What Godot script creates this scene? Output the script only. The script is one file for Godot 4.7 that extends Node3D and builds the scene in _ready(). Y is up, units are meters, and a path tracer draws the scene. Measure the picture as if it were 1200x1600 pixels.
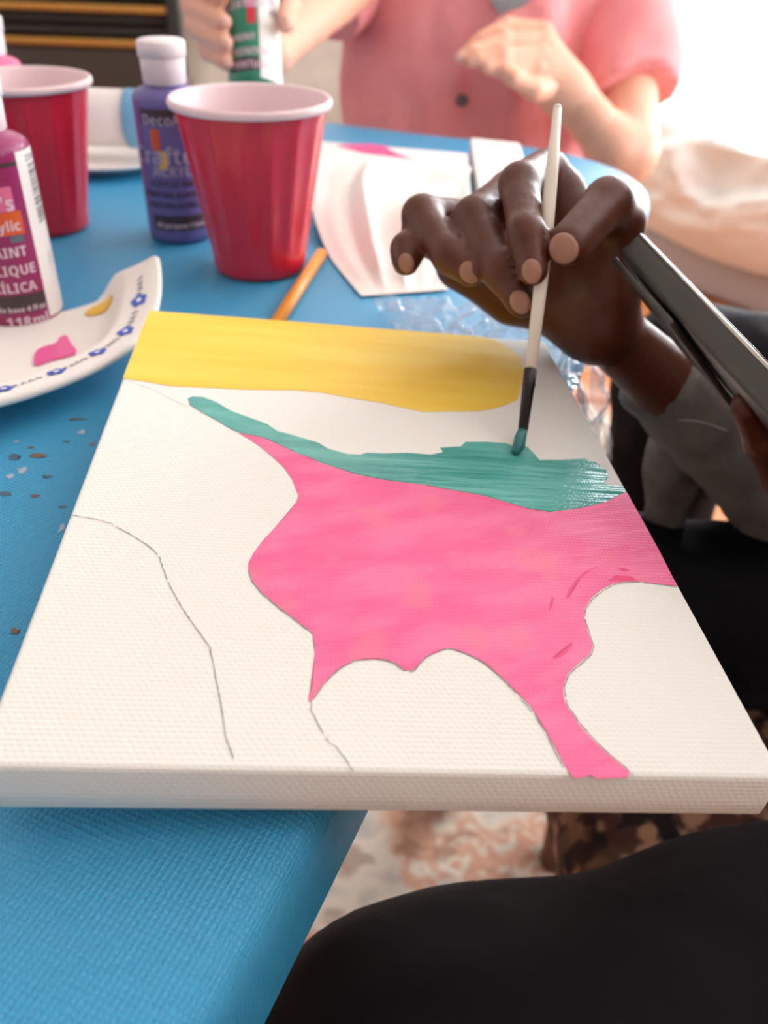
extends Node3D

var used_names := {}
var M := {}

func _ready():
	setup_view()
	materials()
	room()
	table_things()
	people()
	small_things()

func setup_view():
	var cam := Camera3D.new()
	cam.name = "camera"
	cam.fov = 63.218
	cam.near = 0.02
	cam.far = 60.0
	cam.position = Vector3(0, 0.935, 0)
	cam.basis = Basis(Vector3.RIGHT, deg_to_rad(-36.0)) * Basis(Vector3.BACK, deg_to_rad(2.0))
	var at := CameraAttributesPhysical.new()
	at.frustum_focal_length = 19.5
	at.frustum_focus_distance = 0.27
	at.exposure_aperture = 6.4
	at.frustum_near = 0.02
	at.frustum_far = 60.0
	at.exposure_multiplier = 1.0
	cam.attributes = at
	add_child(cam)
	cam.current = true
	var env := Environment.new()
	env.background_mode = Environment.BG_COLOR
	env.background_color = Color(0.95, 0.98, 1.0)
	env.background_energy_multiplier = 3.0
	env.tonemap_mode = Environment.TONE_MAPPER_LINEAR
	env.tonemap_exposure = 1.3
	env.sdfgi_enabled = true
	env.ssao_enabled = true
	env.ssil_enabled = true
	var we := WorldEnvironment.new()
	we.name = "environment"
	we.environment = env
	add_child(we)
	# daylight through the window behind the bed and the side window
	area_light("window_light", Vector3(1.95, 1.4, -3.85), Vector3(0, -0.1, 1), Vector2(1.7, 1.6), 11.0, Color(0.95, 0.975, 1.0))
	area_light("side_window_light", Vector3(2.98, 1.4, -0.7), Vector3(-1, -0.1, 0), Vector2(3.4, 1.7), 9.0, Color(0.95, 0.975, 1.0))

func area_light(called: String, at: Vector3, dir: Vector3, size: Vector2, e: float, c: Color):
	var l := AreaLight3D.new()
	l.name = called
	l.area_size = size
	l.light_energy = e
	l.light_color = c
	l.shadow_enabled = true
	l.area_range = 12.0
	l.area_attenuation = 2.0
	l.area_normalize_energy = true
	add_child(l)
	l.position = at
	l.basis = Basis.looking_at(dir.normalized())

# ---------------------------------------------------------------- naming
func numbered(n: String) -> String:
	var k: int = used_names.get(n, 0)
	used_names[n] = k + 1
	return n if k == 0 else "%s_%03d" % [n, k]

func tag(o: Node, label: String, category: String, group := "", kind := ""):
	o.set_meta("label", label)
	o.set_meta("category", category)
	if group: o.set_meta("group", group)
	if kind: o.set_meta("kind", kind)
	return o

func thing(called: String, label: String, category: String, at := Vector3.ZERO, group := "") -> Node3D:
	var o := Node3D.new()
	o.name = numbered(called)
	add_child(o)
	o.position = at
	tag(o, label, category, group)
	return o

func obj(called: String, mesh: Mesh, mat: Material, parent: Node = null) -> MeshInstance3D:
	var o := MeshInstance3D.new()
	o.mesh = mesh
	o.material_override = mat
	if parent == null or parent == self:
		o.name = numbered(called)
		add_child(o)
	else:
		var k := 0
		var n := called
		while parent.has_node(NodePath(n)):
			k += 1
			n = "%s_%03d" % [called, k]
		o.name = n
		parent.add_child(o, true)
	return o

func struct(called: String, mesh: Mesh, mat: Material) -> MeshInstance3D:
	var o := obj(called, mesh, mat)
	o.set_meta("kind", "structure")
	return o

# ---------------------------------------------------------------- meshes
func st_new() -> SurfaceTool:
	var st := SurfaceTool.new()
	st.begin(Mesh.PRIMITIVE_TRIANGLES)
	return st

func done(st: SurfaceTool, smooth := true) -> ArrayMesh:
	if smooth:
		st.index()
	st.generate_normals()
	return st.commit()

func grid(nu: int, nv: int, f: Callable, st: SurfaceTool = null, flip := false) -> ArrayMesh:
	var own := st == null
	if own:
		st = st_new()
	var pts := []
	for j in nv + 1:
		for i in nu + 1:
			pts.append(f.call(float(i) / nu, float(j) / nv))
	for j in nv:
		for i in nu:
			var a := j * (nu + 1) + i
			var q := [a, a + 1, a + nu + 2, a, a + nu + 2, a + nu + 1]
			if flip:
				q = [a, a + nu + 2, a + 1, a, a + nu + 1, a + nu + 2]
			for k in q:
				var u := float(int(k) % (nu + 1)) / nu
				var v := float(int(k) / (nu + 1)) / nv
				st.set_uv(Vector2(u, v))
				st.add_vertex(pts[k])
	return weld(st) if own else null

# joins vertices by place only, so that closed shapes are smooth over their seam
func weld(st: SurfaceTool) -> ArrayMesh:
	st.index()
	st.generate_normals()
	var m := st.commit()
	var a := m.surface_get_arrays(0)
	var v: PackedVector3Array = a[Mesh.ARRAY_VERTEX]
	var n: PackedVector3Array = a[Mesh.ARRAY_NORMAL]
	var s := {}
	for i in v.size():
		var key := Vector3i((v[i] * 100000.0).round())
		s[key] = s.get(key, Vector3.ZERO) + n[i]
	for i in v.size():
		var t: Vector3 = s[Vector3i((v[i] * 100000.0).round())]
		if t.length() > 0.3:
			n[i] = t.normalized()
	a[Mesh.ARRAY_NORMAL] = n
	var out := ArrayMesh.new()
	out.add_surface_from_arrays(Mesh.PRIMITIVE_TRIANGLES, a)
	return out

func lathe(prof: Array, seg := 48, flute = null) -> ArrayMesh:
	# profile from bottom to top, x the radius; clockwise seen from outside
	var n := prof.size() - 1
	return grid(seg, n, func(u, v):
		var p: Vector2 = prof[int(round(v * n))]
		var t: float = u * TAU
		var r: float = p.x
		if flute != null:
			r = flute.call(r, p.y, t)
		return Vector3(sin(t) * r, p.y, cos(t) * r), null, true)

func tube(path: Array, radii: Array, seg := 14, caps := true, flat := 1.0) -> ArrayMesh:
	var st := st_new()
	var rings := []
	var side := Vector3.ZERO
	for i in path.size():
		var d: Vector3 = (path[mini(i + 1, path.size() - 1)] - path[maxi(i - 1, 0)]).normalized()
		if side == Vector3.ZERO:
			side = d.cross(Vector3.UP if absf(d.y) < 0.9 else Vector3.RIGHT).normalized()
		side = (side - d * side.dot(d)).normalized()
		var up := side.cross(d).normalized()
		var ring := []
		for k in seg:
			var t := TAU * k / seg
			ring.append(path[i] + (side * cos(t) + up * sin(t) * flat) * radii[i])
		rings.append(ring)
	for i in path.size() - 1:
		for k in seg:
			var k2 := (k + 1) % seg
			for p in [rings[i][k], rings[i + 1][k], rings[i + 1][k2], rings[i][k], rings[i + 1][k2], rings[i][k2]]:
				st.add_vertex(p)
	if caps:
		for e in [0, path.size() - 1]:
			for k in seg:
				var k2 := (k + 1) % seg
				var tri := [path[e], rings[e][k], rings[e][k2]]
				if e != 0: tri = [path[e], rings[e][k2], rings[e][k]]
				for p in tri: st.add_vertex(p)
	st.index()
	st.generate_normals()
	return st.commit()

func rbox(size: Vector3, r := 0.005, seg := 3) -> ArrayMesh:
	return rbox_in(st_new(), size, r, seg, Transform3D(), true)

func rbox_in(st: SurfaceTool, size: Vector3, r: float, seg: int, x: Transform3D, finish := false) -> ArrayMesh:
	var h := size / 2.0
	r = minf(r, minf(h.x, minf(h.y, h.z)) * 0.98)
	var faces := [[Vector3.RIGHT, Vector3.UP, Vector3.BACK], [Vector3.LEFT, Vector3.UP, Vector3.FORWARD], [Vector3.UP, Vector3.BACK, Vector3.RIGHT], [Vector3.DOWN, Vector3.FORWARD, Vector3.RIGHT], [Vector3.BACK, Vector3.UP, Vector3.LEFT], [Vector3.FORWARD, Vector3.UP, Vector3.RIGHT]]
	for f in faces:
		var nn: Vector3 = f[0]
		var aa: Vector3 = f[1]
		var bb: Vector3 = f[2]
		var ha := absf(aa.dot(h))
		var hb := absf(bb.dot(h))
		var hn := absf(nn.dot(h))
		var ca := [-ha]
		var cb := [-hb]
		for k in seg: 
			ca.append(-ha + r * (k + 1.0) / seg)
			cb.append(-hb + r * (k + 1.0) / seg)
		for k in seg + 1:
			ca.append(ha - r + r * float(k) / seg)
			cb.append(hb - r + r * float(k) / seg)
		var pts := []
		for i in ca.size():
			for j in cb.size():
				var p: Vector3 = nn * hn + aa * ca[i] + bb * cb[j]
				var q := p.clamp(-h + Vector3.ONE * r, h - Vector3.ONE * r)
				pts.append(q + (p - q).normalized() * r)
		var w := cb.size()
		for i in ca.size() - 1:
			for j in w - 1:
				var a := i * w + j
				var tri := [a, a + 1, a + w + 1, a, a + w + 1, a + w]
				var c0: Vector3 = (pts[a + 1] - pts[a]).cross(pts[a + w + 1] - pts[a])
				if c0.dot(nn) > 0.0:
					tri = [a, a + w + 1, a + 1, a, a + w, a + w + 1]
				for k in tri:
					var pp: Vector3 = pts[k]
					st.set_uv(Vector2(pp.dot(bb), pp.dot(aa)))
					st.add_vertex(x * pp)
	return weld(st) if finish else null

func boxes(list: Array, r := 0.004) -> ArrayMesh:
	# each entry [centre, size]
	var st := st_new()
	for b in list:
		rbox_in(st, b[1], r, 2, Transform3D(Basis(), b[0]))
	return weld(st)

func prism(poly: PackedVector2Array, map: Callable, thick: float, uvs := 1.0) -> ArrayMesh:
	# poly in a plane; map(point, height) gives the place in space
	var st := st_new()
	var idx := Geometry2D.triangulate_polygon(poly)
	if idx.is_empty():
		push_warning("a polygon could not be filled")
	var up: Array = []
	for p in poly:
		up.append((map.call(p, 1.0) - map.call(p, 0.0)).normalized())
	for t in idx.size() / 3:
		var q := [idx[3 * t], idx[3 * t + 1], idx[3 * t + 2]]
		var a: Vector3 = map.call(poly[q[0]], thick)
		var b: Vector3 = map.call(poly[q[1]], thick)
		var c: Vector3 = map.call(poly[q[2]], thick)
		if (b - a).cross(c - a).dot(up[q[0]]) > 0.0: q = [q[0], q[2], q[1]]
		for k in q:
			st.set_uv(poly[k] * uvs)
			st.set_normal(up[k])
			st.add_vertex(map.call(poly[k], thick))
	for i in poly.size():
		var k := (i + 1) % poly.size()
		var quad := [[i, 0.0], [k, thick], [i, thick], [i, 0.0], [k, 0.0], [k, thick]]
		var p0: Vector3 = map.call(poly[i], 0.0)
		var p1: Vector3 = map.call(poly[k], thick)
		var p2: Vector3 = map.call(poly[i], thick)
		var nn := -(p1 - p0).cross(p2 - p0).normalized()
		for e in quad:
			st.set_uv(poly[e[0]] * uvs)
			st.set_normal(nn)
			st.add_vertex(map.call(poly[e[0]], e[1]))
	return st.commit()

func smooth_poly(p: PackedVector2Array, times := 1) -> PackedVector2Array:
	for t in times:
		var o := PackedVector2Array()
		for i in p.size():
			var a := p[i]
			var b := p[(i + 1) % p.size()]
			o.append(a.lerp(b, 0.25))
			o.append(a.lerp(b, 0.75))
		p = o
	return p

func ribbon(pts: PackedVector2Array, w: float, map: Callable, seed_n: int, lift: float) -> ArrayMesh:
	var rng := RandomNumberGenerator.new()
	rng.seed = seed_n
	var fine := PackedVector2Array()
	for i in pts.size() - 1:
		var n := maxi(1, int(pts[i].distance_to(pts[i + 1]) / 0.0012))
		for k in n:
			fine.append(pts[i].lerp(pts[i + 1], float(k) / n) + Vector2(rng.randf_range(-1, 1), rng.randf_range(-1, 1)) * 0.00013)
	fine.append(pts[pts.size() - 1])
	var st := st_new()
	for i in fine.size() - 1:
		if rng.randf() < 0.04: continue
		var d := (fine[i + 1] - fine[i]).normalized().orthogonal() * w * rng.randf_range(0.25, 0.6)
		var a = map.call(fine[i] + d, lift)
		var b = map.call(fine[i + 1] + d, lift)
		var c = map.call(fine[i + 1] - d, lift)
		var e = map.call(fine[i] - d, lift)
		for p in [a, b, c, a, c, e]: st.add_vertex(p)
	st.generate_normals()
	return st.commit()

func arc_patch(r: float, t0: float, t1: float, y0: float, y1: float, r2 := -1.0) -> ArrayMesh:
	if r2 < 0.0: r2 = r
	return grid(18, 2, func(u, v):
		var t: float = lerpf(t0, t1, u)
		var rr: float = lerpf(r, r2, v)
		return Vector3(sin(t) * rr, lerpf(y0, y1, v), cos(t) * rr), null, true)

func lettering(text: String, height: float, bold := true) -> Array:
	var tm := TextMesh.new()
	var sf := SystemFont.new()
	sf.font_names = PackedStringArray(["Droid Sans"])
	sf.font_weight = 700 if bold else 400
	tm.font = sf
	tm.text = text
	tm.font_size = 32
	tm.pixel_size = height / 23.0
	tm.depth = height * 0.03
	tm.curve_step = 2.0
	return tm.get_mesh_arrays()

func text_on_cylinder(text: String, height: float, r: float, theta: float, y: float, align := 0) -> ArrayMesh:
	# align -1 begins at theta, 0 is centred, 1 ends there
	var a := lettering(text, height)
	var v: PackedVector3Array = a[Mesh.ARRAY_VERTEX]
	var n: PackedVector3Array = a[Mesh.ARRAY_NORMAL]
	var lo := 1e9
	var hi := -1e9
	for p in v:
		lo = minf(lo, p.x)
		hi = maxf(hi, p.x)
	var off := -lo if align < 0 else (-hi if align > 0 else -(lo + hi) / 2.0)
	for i in v.size():
		var t := theta + (v[i].x + off) / r
		var rr := r + v[i].z + height * 0.015
		v[i] = Vector3(sin(t) * rr, y + v[i].y, cos(t) * rr)
		n[i] = Basis(Vector3.UP, t) * n[i]
	var out := ArrayMesh.new()
	var b := []
	b.resize(Mesh.ARRAY_MAX)
	b[Mesh.ARRAY_VERTEX] = v
	b[Mesh.ARRAY_NORMAL] = n
	b[Mesh.ARRAY_INDEX] = a[Mesh.ARRAY_INDEX]
	out.add_surface_from_arrays(Mesh.PRIMITIVE_TRIANGLES, b)
	return out

# ---------------------------------------------------------------- a distance field meshed as surface nets
class Vol:
	var o: Vector3
	var n: Vector3i
	var c: float
	var f: PackedFloat32Array

	func _init(lo: Vector3, hi: Vector3, cell: float):
		c = cell
		o = lo
		var s := (hi - lo) / cell
		n = Vector3i(int(ceil(s.x)) + 1, int(ceil(s.y)) + 1, int(ceil(s.z)) + 1)
		f.resize(n.x * n.y * n.z)
		f.fill(1.0)

	func cap(a: Vector3, b: Vector3, ra: float, rb: float, k := 0.004, flat := Vector3.ZERO, squash := 1.0):
		var pad := maxf(ra, rb) * maxf(1.0, squash) + k + c * 2.5
		var lo := ((a.min(b) - Vector3.ONE * pad - o) / c).floor()
		var hi := ((a.max(b) + Vector3.ONE * pad - o) / c).ceil()
		var ab := b - a
		var l2 := maxf(ab.length_squared(), 1e-12)
		var ik := 1.0 / k
		for z in range(maxi(0, int(lo.z)), mini(n.z - 1, int(hi.z)) + 1):
			for y in range(maxi(0, int(lo.y)), mini(n.y - 1, int(hi.y)) + 1):
				var at := (z * n.y + y) * n.x
				for x in range(maxi(0, int(lo.x)), mini(n.x - 1, int(hi.x)) + 1):
					var p := o + Vector3(x, y, z) * c - a
					var t := clampf(p.dot(ab) / l2, 0.0, 1.0)
					var q := p - ab * t
					if squash != 1.0:
						var w := q.dot(flat)
						q += flat * (w / squash - w)
					var d := q.length() - lerpf(ra, rb, t)
					var e := f[at + x]
					var h := maxf(k - absf(d - e), 0.0) * ik
					f[at + x] = minf(d, e) - h * h * k * 0.25

	func cut(at: Vector3, dir: Vector3, reach: float):
		# takes away what lies past a plane, near a point
		for z in n.z:
			for y in n.y:
				for x in n.x:
					var p := o + Vector3(x, y, z) * c - at
					if p.length_squared() < reach * reach:
						var i := (z * n.y + y) * n.x + x
						f[i] = maxf(f[i], p.dot(dir))

	func rough(noise: FastNoiseLite, amp: float, stretch := Vector3.ONE):
		for z in n.z:
			for y in n.y:
				for x in n.x:
					var i := (z * n.y + y) * n.x + x
					if absf(f[i]) < amp * 3.0 + c * 2.0:
						var p := (o + Vector3(x, y, z) * c) * stretch
						f[i] += noise.get_noise_3dv(p) * amp

	func value(p: Vector3) -> float:
		var q := ((p - o) / c).floor()
		if q.x < 0 or q.y < 0 or q.z < 0 or q.x >= n.x or q.y >= n.y or q.z >= n.z: return 1.0
		return f[(int(q.z) * n.y + int(q.y)) * n.x + int(q.x)]

	func hit(from: Vector3, dir: Vector3) -> Vector3:
		# first place on the surface along a line
		var p := from
		for i in 4000:
			if value(p) < 0.0: return p
			p += dir * 0.001
		return from

	func add_to(verts: PackedVector3Array, norms: PackedVector3Array, index: PackedInt32Array):
		var dx := 1
		var dy := n.x
		var dz := n.x * n.y
		var id := PackedInt32Array()
		id.resize(f.size())
		id.fill(-1)
		var corners := [0, dx, dy, dx + dy, dz, dx + dz, dy + dz, dx + dy + dz]
		var big := c * 2.0
		for z in n.z - 1:
			for y in n.y - 1:
				for x in n.x - 1:
					var i := x + y * dy + z * dz
					if absf(f[i]) > big: continue
					var v0 := f[i]
					var v1 := f[i + dx]
					var v2 := f[i + dy]
					var v3 := f[i + dx + dy]
					var v4 := f[i + dz]
					var v5 := f[i + dx + dz]
					var v6 := f[i + dy + dz]
					var v7 := f[i + dx + dy + dz]
					var inside := int(v0 < 0) + int(v1 < 0) + int(v2 < 0) + int(v3 < 0) + int(v4 < 0) + int(v5 < 0) + int(v6 < 0) + int(v7 < 0)
					if inside == 0 or inside == 8: continue
					var s := Vector3.ZERO
					var m := 0
					if (v0 < 0) != (v1 < 0): s += Vector3(v0 / (v0 - v1), 0, 0); m += 1
					if (v2 < 0) != (v3 < 0): s += Vector3(v2 / (v2 - v3), 1, 0); m += 1
					if (v4 < 0) != (v5 < 0): s += Vector3(v4 / (v4 - v5), 0, 1); m += 1
					if (v6 < 0) != (v7 < 0): s += Vector3(v6 / (v6 - v7), 1, 1); m += 1
					if (v0 < 0) != (v2 < 0): s += Vector3(0, v0 / (v0 - v2), 0); m += 1
					if (v1 < 0) != (v3 < 0): s += Vector3(1, v1 / (v1 - v3), 0); m += 1
					if (v4 < 0) != (v6 < 0): s += Vector3(0, v4 / (v4 - v6), 1); m += 1
					if (v5 < 0) != (v7 < 0): s += Vector3(1, v5 / (v5 - v7), 1); m += 1
					if (v0 < 0) != (v4 < 0): s += Vector3(0, 0, v0 / (v0 - v4)); m += 1
					if (v1 < 0) != (v5 < 0): s += Vector3(1, 0, v1 / (v1 - v5)); m += 1
					if (v2 < 0) != (v6 < 0): s += Vector3(0, 1, v2 / (v2 - v6)); m += 1
					if (v3 < 0) != (v7 < 0): s += Vector3(1, 1, v3 / (v3 - v7)); m += 1
					id[i] = verts.size()
					verts.append(o + (Vector3(x, y, z) + s / m) * c)
					norms.append(Vector3(v1 + v3 + v5 + v7 - v0 - v2 - v4 - v6, v2 + v3 + v6 + v7 - v0 - v1 - v4 - v5, v4 + v5 + v6 + v7 - v0 - v1 - v2 - v3).normalized())
		for z in range(1, n.z - 1):
			for y in range(1, n.y - 1):
				for x in range(1, n.x - 1):
					var i := x + y * dy + z * dz
					if id[i] < 0 and absf(f[i]) > big: continue
					var s0 := f[i] < 0.0
					for ax in 3:
						var e: int = [dx, dy, dz][ax]
						if (f[i + e] < 0.0) == s0: continue
						var b: int = [dy, dz, dx][ax]
						var g: int = [dz, dx, dy][ax]
						var q := [id[i], id[i - b], id[i - b - g], id[i - g]]
						if q[0] < 0 or q[1] < 0 or q[2] < 0 or q[3] < 0: continue
						if s0:
							index.append_array([q[0], q[2], q[1], q[0], q[3], q[2]])
						else:
							index.append_array([q[0], q[1], q[2], q[0], q[2], q[3]])

func vol_mesh(vols: Array) -> ArrayMesh:
	var v := PackedVector3Array()
	var n := PackedVector3Array()
	var i := PackedInt32Array()
	for x in vols:
		x.add_to(v, n, i)
	# make the winding clockwise round the outward normals
	for t in i.size() / 3:
		var a := i[3 * t]
		var b := i[3 * t + 1]
		var c := i[3 * t + 2]
		if (v[b] - v[a]).cross(v[c] - v[a]).dot(n[a] + n[b] + n[c]) > 0.0:
			i[3 * t + 1] = c
			i[3 * t + 2] = b
	var arr := []
	arr.resize(Mesh.ARRAY_MAX)
	arr[Mesh.ARRAY_VERTEX] = v
	arr[Mesh.ARRAY_NORMAL] = n
	arr[Mesh.ARRAY_INDEX] = i
	var m := ArrayMesh.new()
	m.add_surface_from_arrays(Mesh.PRIMITIVE_TRIANGLES, arr)
	return m

func chain(v: Vol, pts: Array, k := 0.003):
	# pts: [x, y, z, radius] each
	for i in pts.size() - 1:
		var a = pts[i]
		var b = pts[i + 1]
		v.cap(Vector3(a[0], a[1], a[2]), Vector3(b[0], b[1], b[2]), a[3], b[3], k)

func around_chains(chains: Array, pad: float) -> AABB:
	var b := AABB()
	var first := true
	for ch in chains:
		for p in ch:
			var r: float = p[3] + pad
			var q := AABB(Vector3(p[0] - r, p[1] - r, p[2] - r), Vector3.ONE * 2.0 * r)
			b = q if first else b.merge(q)
			first = false
	return b

func body_of(chains: Array, cell: float, ks: Array) -> Vol:
	var b := around_chains(chains, cell * 4.0)
	var v := Vol.new(b.position, b.end, cell)
	for i in chains.size():
		chain(v, chains[i], ks[mini(i, ks.size() - 1)])
	return v

func ellipsoid(c: Vector3, ax: Vector3, ay: Vector3, az: Vector3) -> ArrayMesh:
	return grid(20, 12, func(u, v):
		var t: float = u * TAU
		var p: float = (v - 0.5) * PI
		return c + ax * (cos(p) * cos(t)) + ay * (cos(p) * sin(t)) + az * sin(p), null, true)

# ---------------------------------------------------------------- materials
func mat(c: Color, rough := 0.6, metal := 0.0) -> StandardMaterial3D:
	var m := StandardMaterial3D.new()
	m.albedo_color = c
	m.roughness = rough
	m.metallic = metal
	return m

func rgb(r: int, g: int, b: int) -> Color:
	return Color(r / 255.0, g / 255.0, b / 255.0)

func noise_img(w: int, h: int, f: Callable) -> ImageTexture:
	var im := Image.create(w, h, false, Image.FORMAT_RGB8)
	for y in h:
		for x in w:
			im.set_pixel(x, y, f.call(x, y))
	return ImageTexture.create_from_image(im)

func fnl(s: int, freq: float, oct := 3) -> FastNoiseLite:
	var n := FastNoiseLite.new()
	n.seed = s
	n.frequency = freq
	n.fractal_octaves = oct
	n.noise_type = FastNoiseLite.TYPE_SIMPLEX_SMOOTH
	return n

func tri_noise(m: StandardMaterial3D, a: Color, b: Color, scale: float, s: int, freq := 0.02):
	var n := fnl(s, freq, 4)
	var t := NoiseTexture2D.new()
	t.width = 256
	t.height = 256
	t.seamless = true
	t.noise = n
	var g := Gradient.new()
	g.set_color(0, a)
	g.set_color(1, b)
	t.color_ramp = g
	m.albedo_texture = t
	m.uv1_triplanar = true
	m.uv1_world_triplanar = true
	m.uv1_scale = Vector3.ONE * scale
	return m

func weave(threads: int, px: int, bias: float) -> ImageTexture:
	# plain weave heights, the threads across thicker than those along
	var per := float(px) / threads
	var n := fnl(5, 0.05, 2)
	return noise_img(px, px, func(x, y):
		var a: float = x / per
		var b: float = y / per
		var over: bool = (int(a) + int(b)) % 2 == 0
		var ha: float = sqrt(maxf(0.0, 1.0 - pow(fmod(b, 1.0) * 2.0 - 1.0, 2.0))) * (1.0 if over else 0.72)
		var hb: float = sqrt(maxf(0.0, 1.0 - pow(fmod(a, 1.0) * 2.0 - 1.0, 2.0))) * (0.72 if over else 1.0) * bias
		var h: float = clampf(maxf(ha, hb) * 0.85 + n.get_noise_2d(x, y) * 0.12, 0.0, 1.0)
		return Color(h, h, h))


# ---------------------------------------------------------------- what surfaces are made of
func materials():
	var w := weave(16, 256, 0.62)
	M.canvas = mat(rgb(242, 240, 231), 0.85)
	M.canvas.heightmap_enabled = true
	M.canvas.heightmap_texture = w
	M.canvas.heightmap_scale = 0.026
	M.canvas.uv1_scale = Vector3(1 / 0.0160, 1 / 0.0262, 1)
	var streak := fnl(21, 1.0, 3)
	M.pink = mat(Color.WHITE, 0.5)
	M.pink.albedo_texture = noise_img(384, 384, func(x, y):
		var a: float = streak.get_noise_2d(x * 0.012 + y * 0.004, y * 0.045 - x * 0.012)
		var b: float = streak.get_noise_2d(x * 0.02 + 300.0, y * 0.02)
		var c := rgb(242, 96, 150).lerp(rgb(246, 118, 164), clampf(0.5 + a * 1.3, 0, 1))
		return c.lerp(rgb(246, 132, 146), clampf(b * 1.4 - 0.3, 0, 0.45)))
	M.pink.uv1_scale = Vector3(4.6, 3.6, 1)
	M.pink.uv1_offset = Vector3(0.5, 0.5, 0)
	M.pink.heightmap_enabled = true
	M.pink.heightmap_texture = noise_img(1024, 1024, func(x, y):
		var per := 1024.0 / 176.0
		var a: float = x / per
		var b: float = y / per
		var over: bool = (int(a) + int(b)) % 2 == 0
		var ha: float = sqrt(maxf(0.0, 1.0 - pow(fmod(b, 1.0) * 2.0 - 1.0, 2.0))) * (1.0 if over else 0.75)
		var hb: float = sqrt(maxf(0.0, 1.0 - pow(fmod(a, 1.0) * 2.0 - 1.0, 2.0))) * (0.7 if over else 0.9)
		var h: float = maxf(ha, hb) * 0.6 + 0.25 + streak.get_noise_2d(x * 0.006 + y * 0.002, y * 0.05 - x * 0.01) * 0.35
		return Color(h, h, h))
	M.pink.heightmap_scale = 0.034
	M.deep_pink = mat(rgb(232, 62, 120), 0.45)
	M.yellow = mat(Color.WHITE, 0.55)
	M.yellow.albedo_texture = noise_img(256, 256, func(x, y):
		var a: float = streak.get_noise_2d(x * 0.006, y * 0.06)
		return rgb(248, 204, 66).lerp(rgb(250, 216, 88), clampf(0.5 + a * 1.2, 0, 1)))
	M.yellow.uv1_scale = Vector3(4.6, 3.6, 1)
	M.yellow.uv1_offset = Vector3(0.5, 0.5, 0)
	M.yellow.heightmap_enabled = true
	M.yellow.heightmap_texture = w
	M.yellow.heightmap_scale = 0.02
	M.teal = mat(Color.WHITE, 0.22)
	M.teal.albedo_texture = noise_img(256, 256, func(x, y):
		var a: float = streak.get_noise_2d(x * 0.008 + 40.0, y * 0.09)
		return rgb(64, 156, 146).lerp(rgb(100, 184, 172), clampf(0.5 + a * 1.2, 0, 1)))
	M.teal.uv1_scale = Vector3(4.6, 3.6, 1)
	M.teal.uv1_offset = Vector3(0.5, 0.5, 0)
	M.teal.heightmap_enabled = true
	M.teal.heightmap_texture = noise_img(1024, 1024, func(x, y):
		var per := 1024.0 / 176.0
		var a: float = fmod(x / per, 1.0) * 2.0 - 1.0
		var b: float = fmod(y / per, 1.0) * 2.0 - 1.0
		var over: bool = (int(x / per) + int(y / per)) % 2 == 0
		var wv: float = maxf(sqrt(maxf(0, 1 - b * b)) * (1.0 if over else 0.7), sqrt(maxf(0, 1 - a * a)) * (0.65 if over else 0.85))
		var h: float = wv * 0.35 + 0.35 + streak.get_noise_2d(x * 0.006, y * 0.08) * 0.55
		return Color(h, h, h))
	M.teal.heightmap_scale = 0.04
	M.pencil = mat(rgb(150, 146, 142), 0.6)
	# embossed plastic table cover
	var gap := fnl(8, 0.03, 2)
	M.cover = mat(rgb(62, 164, 210), 0.36)
	M.cover.heightmap_enabled = true
	M.cover.heightmap_texture = noise_img(512, 512, func(x, y):
		var per := 512.0 / 16.0
		var a: float = absf(fmod(x / per + gap.get_noise_2d(x * 0.4, y * 0.1) * 0.3 + 1.0, 1.0) * 2.0 - 1.0)
		var b: float = absf(fmod(y / per + 1.0, 1.0) * 2.0 - 1.0)
		var h: float = maxf(smoothstep(0.45, 1.0, a) * 0.75, smoothstep(0.4, 1.0, b))
		return Color(h, h, h))
	M.cover.heightmap_scale = 0.03
	M.cover.uv1_scale = Vector3(1 / 0.028, 1 / 0.028, 1)
	M.fleck = [mat(rgb(120, 98, 80), 0.5), mat(rgb(170, 190, 206), 0.5), mat(rgb(78, 104, 124), 0.5)]
	M.wood = tri_noise(mat(Color.WHITE, 0.5), rgb(92, 56, 34), rgb(126, 80, 48), 4.0, 31)
	M.red = mat(rgb(220, 40, 62), 0.24)
	M.red.clearcoat_enabled = true
	M.red.clearcoat = 0.3
	M.red.clearcoat_roughness = 0.2
	M.cup_white = mat(rgb(246, 218, 220), 0.35)
	M.cap = mat(rgb(244, 232, 232), 0.45)
	M.white = mat(rgb(246, 242, 236), 0.7)
	M.paper = mat(rgb(246, 240, 232), 0.85)
	M.strip = mat(rgb(244, 238, 232), 0.5)
	M.ink = mat(rgb(60, 56, 58), 0.6)
	M.magenta = mat(rgb(150, 38, 96), 0.3)
	M.magenta_clear = mat(rgb(196, 120, 168), 0.25)
	M.purple = mat(rgb(108, 100, 162), 0.32)
	M.green = mat(rgb(44, 138, 108), 0.32)
	M.dark_label = mat(rgb(66, 52, 56), 0.45)
	M.letter = mat(rgb(228, 200, 212), 0.5)
	M.letter_dim = mat(rgb(178, 170, 196), 0.5)
	M.blue_print = mat(rgb(66, 96, 190), 0.7)
	M.grey_print = mat(rgb(150, 152, 160), 0.7)
	M.skin_dark = mat(rgb(122, 82, 66), 0.42)
	M.skin_dark.subsurf_scatter_enabled = true
	M.skin_dark.subsurf_scatter_strength = 0.06
	tri_noise(M.skin_dark, rgb(172, 130, 102), rgb(195, 152, 121), 9.0, 41, 0.01)
	var pores := NoiseTexture2D.new()
	pores.width = 256
	pores.height = 256
	pores.seamless = true
	pores.noise = fnl(47, 0.06, 3)
	M.skin_dark.heightmap_enabled = true
	M.skin_dark.heightmap_texture = pores
	M.skin_dark.heightmap_scale = 0.03
	M.nail_dark = mat(rgb(164, 120, 98), 0.4)
	M.skin_light = mat(rgb(236, 176, 148), 0.5)
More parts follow.
